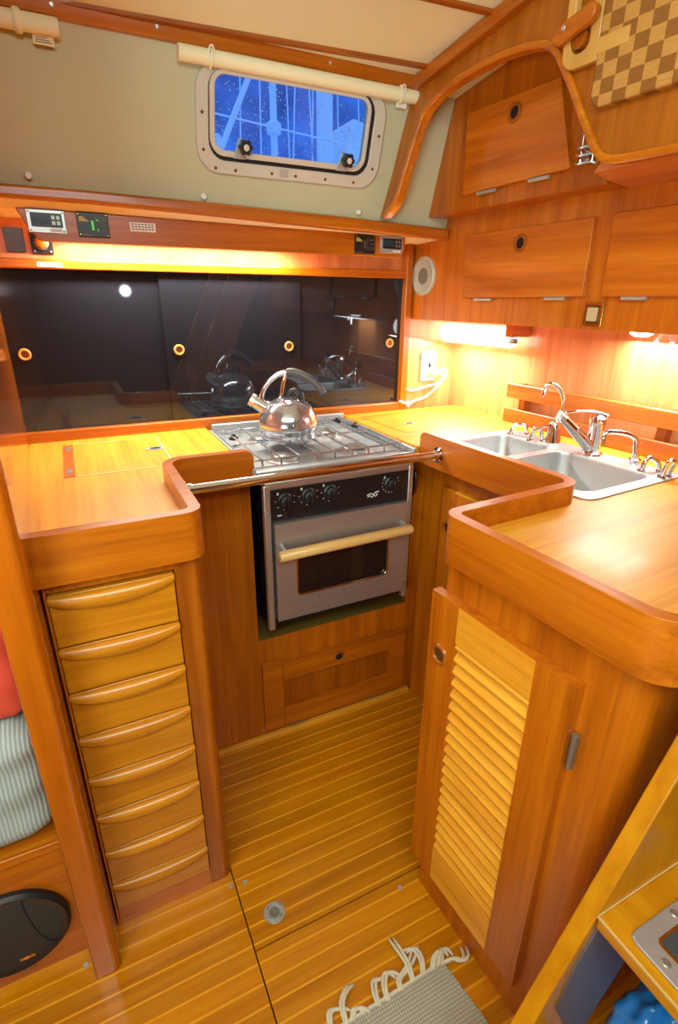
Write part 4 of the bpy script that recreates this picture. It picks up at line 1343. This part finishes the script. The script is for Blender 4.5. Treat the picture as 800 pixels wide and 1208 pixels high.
pl = part('step_plate', MB().prism(rrect(0.499, 0.660, -0.16, 0.206, 0.012), 'z', 0.582, 0.5855), plain('plate_steel', S(186, 192, 200), rough=0.2, metal=0.7), sd, bevel=0.002)
part('nonslip_pad', MB().prism(rrect(0.526, 0.635, -0.13, 0.183, 0.006), 'z', 0.5855, 0.5866), NONSLIP, pl)
m = MB().prism(rrect(0.5225, 0.6385, -0.1335, 0.1865, 0.008), 'z', 0.5855, 0.5862, holes=[rrect(0.5262, 0.6348, -0.1298, 0.1828, 0.006)])
part('pad_border', m, BRASS, pl)
for x, y in ((0.512, 0.166), (0.573, 0.196), (0.512, 0.05), (0.512, -0.06), (0.645, 0.166)):
    part('screw', MB().lathe([(0, 0), (0.0055, 0), (0.004, 0.0014), (0, 0.0016)], (x, y, 0.5855), seg=12), GREYM, pl)
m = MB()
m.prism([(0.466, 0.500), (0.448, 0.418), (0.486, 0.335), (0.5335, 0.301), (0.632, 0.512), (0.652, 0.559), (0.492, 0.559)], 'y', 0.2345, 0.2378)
part('side_slab', m, SLATE, t, label='slate-grey slab on the inside of the stringer')  # thin grey slab against the stringer's inner face

mb = MB()


def bag(u, v):
    th, ph = 2 * PI * u, PI * v
    r = 1 + 0.06 * math.sin(5 * th + 3 * ph) + 0.035 * math.sin(9 * th - 5 * ph) + 0.02 * math.sin(21 * ph + 13 * th)

    def bx(c, p=0.75):
        return math.copysign(abs(c) ** p, c)
    return (0.712 + 0.13 * r * bx(math.sin(ph)) * bx(math.cos(th)), 0.163 + 0.092 * r * bx(math.sin(ph)) * bx(math.sin(th)), max(0.001, 0.158 + 0.155 * r * bx(math.cos(ph))))


mb.grid(bag, 110, 56)
bmesh.ops.remove_doubles(mb.bm, verts=mb.bm.verts, dist=1e-4)
solo('plastic_bag', mb, BLUE, 'crumpled bright blue plastic bag under the ladder step', 'bag', ang=75)

# ================================================================== SOLE FITTINGS AND RUG
t = thing('floor_lift_ring', 'round chrome lift ring let into the sole', 'ring', (0.22, 0.758, 0))
part('flange', MB().lathe([(0, 0.0004), (0.011, 0.0006), (0.0125, 0.0022), (0.016, 0.0026), (0.023, 0.002), (0.0245, 0), (0, 0)], (0.22, 0.758, 0), seg=32), STEEL, t)
part('centre', MB().lathe([(0.012, 0.0005), (0.0115, 0.002), (0.006, 0.0012), (0, 0.001)], (0.22, 0.758, 0), seg=24), GREYGR, t)
m = MB()
for k in range(4):
    a = PI * k / 2 + 0.4
    m.tube([(0.22 + 0.0175 * math.cos(a + s), 0.758 + 0.0175 * math.sin(a + s), 0.0027) for s in (0, 0.25, 0.5)], 0.0014, 6)
part('slots', m, GREYM, t)
for x, y, lab in ((0.179, 0.852, 'steel floor screw just right of the drawer post'), (0.145, 0.858, 'steel floor screw against the foot of the drawer cabinet'),
                  (0.507, 0.680, 'steel floor screw beside the louvred cabinet corner'), (-0.170, 0.832, 'steel floor screw left of the partition foot')):
    solo('floor_screw', MB().lathe([(0, 0), (0.0062, 0), (0.005, 0.0022), (0, 0.0026)], (x, y, 0), seg=16), STEEL, lab, 'screw', group='steel screws in the sole')

t = thing('rug', 'small grey woven rug with a tasselled end on the sole', 'rug', (0.35, 0.2, 0))


def rugf(u, v):
    x0 = 0.02 + 0.485 * u
    y = 0.505 - 0.235 * v
    return (x0 + (0.505 - y) * 0.148, y + 0.004 * u, 0.0065 + 0.0012 * math.sin(9 * u + 5 * v))


mb = MB().grid(rugf, 60, 24)
r_ = bmesh.ops.extrude_face_region(mb.bm, geom=list(mb.bm.faces))
for v in r_['geom']:
    if isinstance(v, bmesh.types.BMVert):
        v.co.z = 0.0008
part('weave', mb, RUGM, t)
FR = [[(0.346, 0.501), (0.348, 0.520), (0.355, 0.537), (0.366, 0.538), (0.376, 0.535)], [(0.366, 0.501), (0.370, 0.522), (0.382, 0.537), (0.395, 0.534), (0.407, 0.521)],
      [(0.399, 0.504), (0.403, 0.519), (0.424, 0.527), (0.443, 0.535), (0.469, 0.556)], [(0.429, 0.506), (0.433, 0.531), (0.431, 0.560), (0.429, 0.593)],
      [(0.454, 0.507), (0.465, 0.529), (0.463, 0.550), (0.448, 0.556), (0.438, 0.555)], [(0.476, 0.506), (0.491, 0.519), (0.508, 0.523), (0.495, 0.515), (0.482, 0.507)],
      [(0.500, 0.506), (0.512, 0.523), (0.522, 0.522), (0.526, 0.508)], [(0.503, 0.506), (0.526, 0.499), (0.539, 0.488), (0.553, 0.492), (0.561, 0.511)],
      [(0.244, 0.503), (0.253, 0.532), (0.275, 0.528), (0.289, 0.519)], [(0.275, 0.503), (0.280, 0.533), (0.298, 0.549), (0.314, 0.554)],
      [(0.288, 0.503), (0.298, 0.515), (0.312, 0.511), (0.320, 0.500)]]
for i, f in enumerate(FR):
    for j in range(2):
        o = Vector((0.0022 * (1 - 2 * j), 0.0015 * j, 0))
        n_ = len(f)
        pts = spline([Vector((a, b, 0.006 + (0.004 if 0 < k < n_ - 1 else 0) * (1 + (i % 2)))) + o * (1 + 0.4 * k) for k, (a, b) in enumerate(f)], 5)
        part('tassel', MB().tube(pts, [0.0034] * (len(pts) - 3) + [0.0028, 0.002, 0.0012], 7), ROPE, t)
part('bound_edge', MB().tube([(0.02 + 0.485 * k / 40, 0.505 + 0.0001 * k, 0.006) for k in range(41)], 0.0035, 8), ROPE, t)

# ================================================================== SALOON SETTEE BEYOND THE PARTITION
t = thing('settee_base', 'teak settee front panel beyond the partition, holding a speaker', 'settee', (-0.6, 1.2, 0))
part('front_panel', box(-1.40, -0.160, 0.864, 0.884, 0, 0.335), TEAK['x'], t)
part('seat_board', box(-1.40, -0.160, 0.884, 1.40, 0.30, 0.335), TEAK['x'], t)
part('top_lip', box(-1.40, -0.160, 0.858, 0.864, 0.318, 0.338), TEAK['x'], t, bevel=0.002)
m = MB()
for pts in ([(-0.277, 0.020), (-0.284, 0.026), (-0.275, 0.026)], [(-0.2765, 0.031), (-0.2765, 0.016)]):
    m.tube([(a, 0.8634, b) for a, b in pts], 0.0011, 5)
m.tube([(-0.264 + 0.005 * math.cos(2 * PI * k / 14), 0.8634, 0.0245 + 0.0075 * math.sin(2 * PI * k / 14)) for k in range(14)], 0.0011, 5, closed=True)
part('number_mark', m, DARKPRINT, t, label='faint number 40')


def cushion(name, x0, x1, y0, y1, z0, z1, r, mat, label, group, puff=0.03, seed=0, wr=0.004):
    cx, cy, cz_ = (x0 + x1) / 2, (y0 + y1) / 2, (z0 + z1) / 2
    hx, hy, hz = (x1 - x0) / 2, (y1 - y0) / 2, (z1 - z0) / 2
    m = MB()
    bmesh.ops.create_cube(m.bm, size=2)
    bmesh.ops.subdivide_edges(m.bm, edges=list(m.bm.edges), cuts=24, use_grid_fill=True)
    for v in m.bm.verts:
        p = v.co.copy()
        q = Vector((p.x * hx, p.y * hy, p.z * hz))
        i_ = Vector((max(-hx + r, min(hx - r, q.x)), max(-hy + r, min(hy - r, q.y)), max(-hz + r, min(hz - r, q.z))))
        dd = q - i_
        if dd.length > 1e-9:
            q = i_ + dd.normalized() * r
        pf = puff * (1 - (q.x / hx) ** 2) * (1 - (q.z / hz) ** 2)
        q.y += math.copysign(pf, q.y) if abs(q.y) > hy * 0.6 else 0
        q.z += puff * 0.5 * (1 - (q.x / hx) ** 2) * (1 - (q.y / hy) ** 2) * (1 if q.z > 0 else 0)
        wv = wr * math.sin(38 * q.x + 21 * q.z + seed) * math.sin(17 * q.z - 9 * q.x + seed)
        edge = max(0, (q.x / hx)) ** 6
        wv += edge * 0.006 * math.sin(70 * q.z + 8 * q.y)
        v.co = Vector((cx, cy, cz_)) + q + Vector((0, wv, 0))
    return solo(name, m, mat, label, 'cushion', group=group, ang=70)


cushion('seat_cushion', -1.30, -0.159, 0.866, 1.38, 0.336, 0.600, 0.05, GREYF, 'plump grey striped seat cushion on the settee', 'settee cushions', 0.018)
cushion('back_cushion', -0.80, -0.160, 0.90, 1.06, 0.600, 0.98, 0.035, RED, 'red cushion standing on the grey seat cushion', 'settee cushions', 0.03, 2.0, 0.006)

t = thing('floor_speaker', 'round black speaker set low into the settee front', 'speaker', (-0.28, 0.86, 0.04))
sc_ = (-0.282, 0.864, 0.147)
part('rim', MB().lathe([(0.085, 0), (0.106, 0), (0.107, 0.010), (0.101, 0.016), (0.096, 0.014)], sc_, (0, -1, 0), seg=56), BLACK, t)
part('grille', MB().lathe([(0.098, 0.004), (0.0975, 0.013), (0.06, 0.017), (0, 0.0185)], sc_, (0, -1, 0), seg=56), DARKSP, t)
part('groove', MB().tube(spline([(-0.246, 0.8488, 0.232), (-0.243, 0.8463, 0.190), (-0.232, 0.8463, 0.130), (-0.212, 0.848, 0.088), (-0.2, 0.850, 0.094)], 6), 0.0011, 6), DARKHOLE, t)
bd = part('badge', box(-0.276, -0.249, 0.8458, 0.8492, 0.076, 0.084), BRASS, t)
part('badge_mark', MB().prism([(-0.2665, 0.077), (-0.258, 0.080), (-0.264, 0.084), (-0.270, 0.080)], 'y', 0.8452, 0.8459), ORANGE, bd)

# small lamp on the aft wall, mirrored in the black panels
t = thing('wall_lamp', 'small round lamp seen as a white spot mirrored in the left black panel', 'lamp', (0.465, -1.29, 1.31))
part('lens', MB().lathe([(0.042, 0.002), (0.040, 0.018), (0.024, 0.030), (0, 0.033)], (0.465, -1.3, 1.336), (0, 1, 0), seg=28), LAMPD, t)
part('bezel', MB().lathe([(0.042, 0.0), (0.054, 0.0), (0.052, 0.012), (0.042, 0.014)], (0.465, -1.3, 1.336), (0, 1, 0), seg=28), CHROME, t)

# ================================================================== LIGHT, SKY, CAMERA
def area(name, loc, rot, sx, sy, e, col):
    l = bpy.data.lights.new(name, 'AREA')
    l.shape = 'RECTANGLE'
    l.size, l.size_y, l.energy, l.color = sx, sy, e, col
    o = bpy.data.objects.new(name, l)
    o.location, o.rotation_euler = loc, rot
    COL.objects.link(o)
    return o


area('strip_light_glow', (0.33, 1.625, 1.438), (math.radians(-8), 0, 0), 0.62, 0.03, 10.5, (1, 0.96, 0.84))
area('tube_lamp_glow', RW(1.345, 1.41, 1.150), (0, math.radians(12), ANG), 0.05, 0.30, 4.2, (0.92, 1, 0.97))
area('puck_lamp_glow', RW(1.355, 0.80, 1.208), (0, math.radians(6), ANG), 0.14, 0.20, 3.4, (0.92, 1, 0.97))
area('cabin_fill', (0.1, -0.35, 1.96), (math.radians(28), 0, math.radians(-18)), 0.9, 0.6, 27, (0.88, 1.0, 0.94))  # unseen fill light added behind the camera to brighten the galley
area('saloon_fill', (-0.75, 0.1, 1.9), (math.radians(12), 0, 0), 0.4, 0.4, 9, (0.88, 1.0, 0.94))  # soft fill added overhead to lift the settee side
area('ceiling_fill', (-0.95, -0.55, 1.05), (math.radians(140), 0, math.radians(-40)), 0.7, 0.5, 34, (0.88, 1.0, 0.94))  # added fill aimed upward so the ceiling gets direct light

wd = bpy.data.worlds.new('dusk')
scene.world = wd
wd.use_nodes = True
bg = wd.node_tree.nodes['Background']
tcw = wd.node_tree.nodes.new('ShaderNodeTexCoord')
sep = wd.node_tree.nodes.new('ShaderNodeSeparateXYZ')
rmp = wd.node_tree.nodes.new('ShaderNodeValToRGB')
rmp.color_ramp.elements[0].position = 0.0
rmp.color_ramp.elements[0].color = (0.14, 0.38, 1.0, 1)
rmp.color_ramp.elements[1].position = 0.6
rmp.color_ramp.elements[1].color = (0.24, 0.54, 1.0, 1)
wd.node_tree.links.new(tcw.outputs['Generated'], sep.inputs[0])
wd.node_tree.links.new(sep.outputs['Z'], rmp.inputs['Fac'])
wd.node_tree.links.new(rmp.outputs['Color'], bg.inputs['Color'])
bg.inputs['Strength'].default_value = 1.25

cam = bpy.data.cameras.new('camera')
cam.sensor_fit = 'VERTICAL'
cam.sensor_height = 36.0
cam.lens = 624.9365 / 1208 * 36.0
cam.clip_start = 0.02
co = bpy.data.objects.new('camera', cam)
COL.objects.link(co)
RX, DN, FW = Vector((0.8978497, -0.4402251, 0.008234)), Vector((-0.1582536, -0.3401003, -0.9269776)), Vector((0.4108792, 0.8309835, -0.3750262))
co.matrix_world = Matrix(((RX.x, -DN.x, -FW.x, 0), (RX.y, -DN.y, -FW.y, 0), (RX.z, -DN.z, -FW.z, 1.30), (0, 0, 0, 1)))
scene.camera = co
scene.view_settings.view_transform = 'Standard'
scene.view_settings.look = 'None'
scene.view_settings.exposure = 0.0
scene.cycles.max_bounces = 10
scene.cycles.diffuse_bounces = 5
scene.cycles.glossy_bounces = 5
scene.cycles.transparent_max_bounces = 8
scene.cycles.sample_clamp_indirect = 6.0
scene.cycles.caustics_reflective = False
scene.cycles.caustics_refractive = False
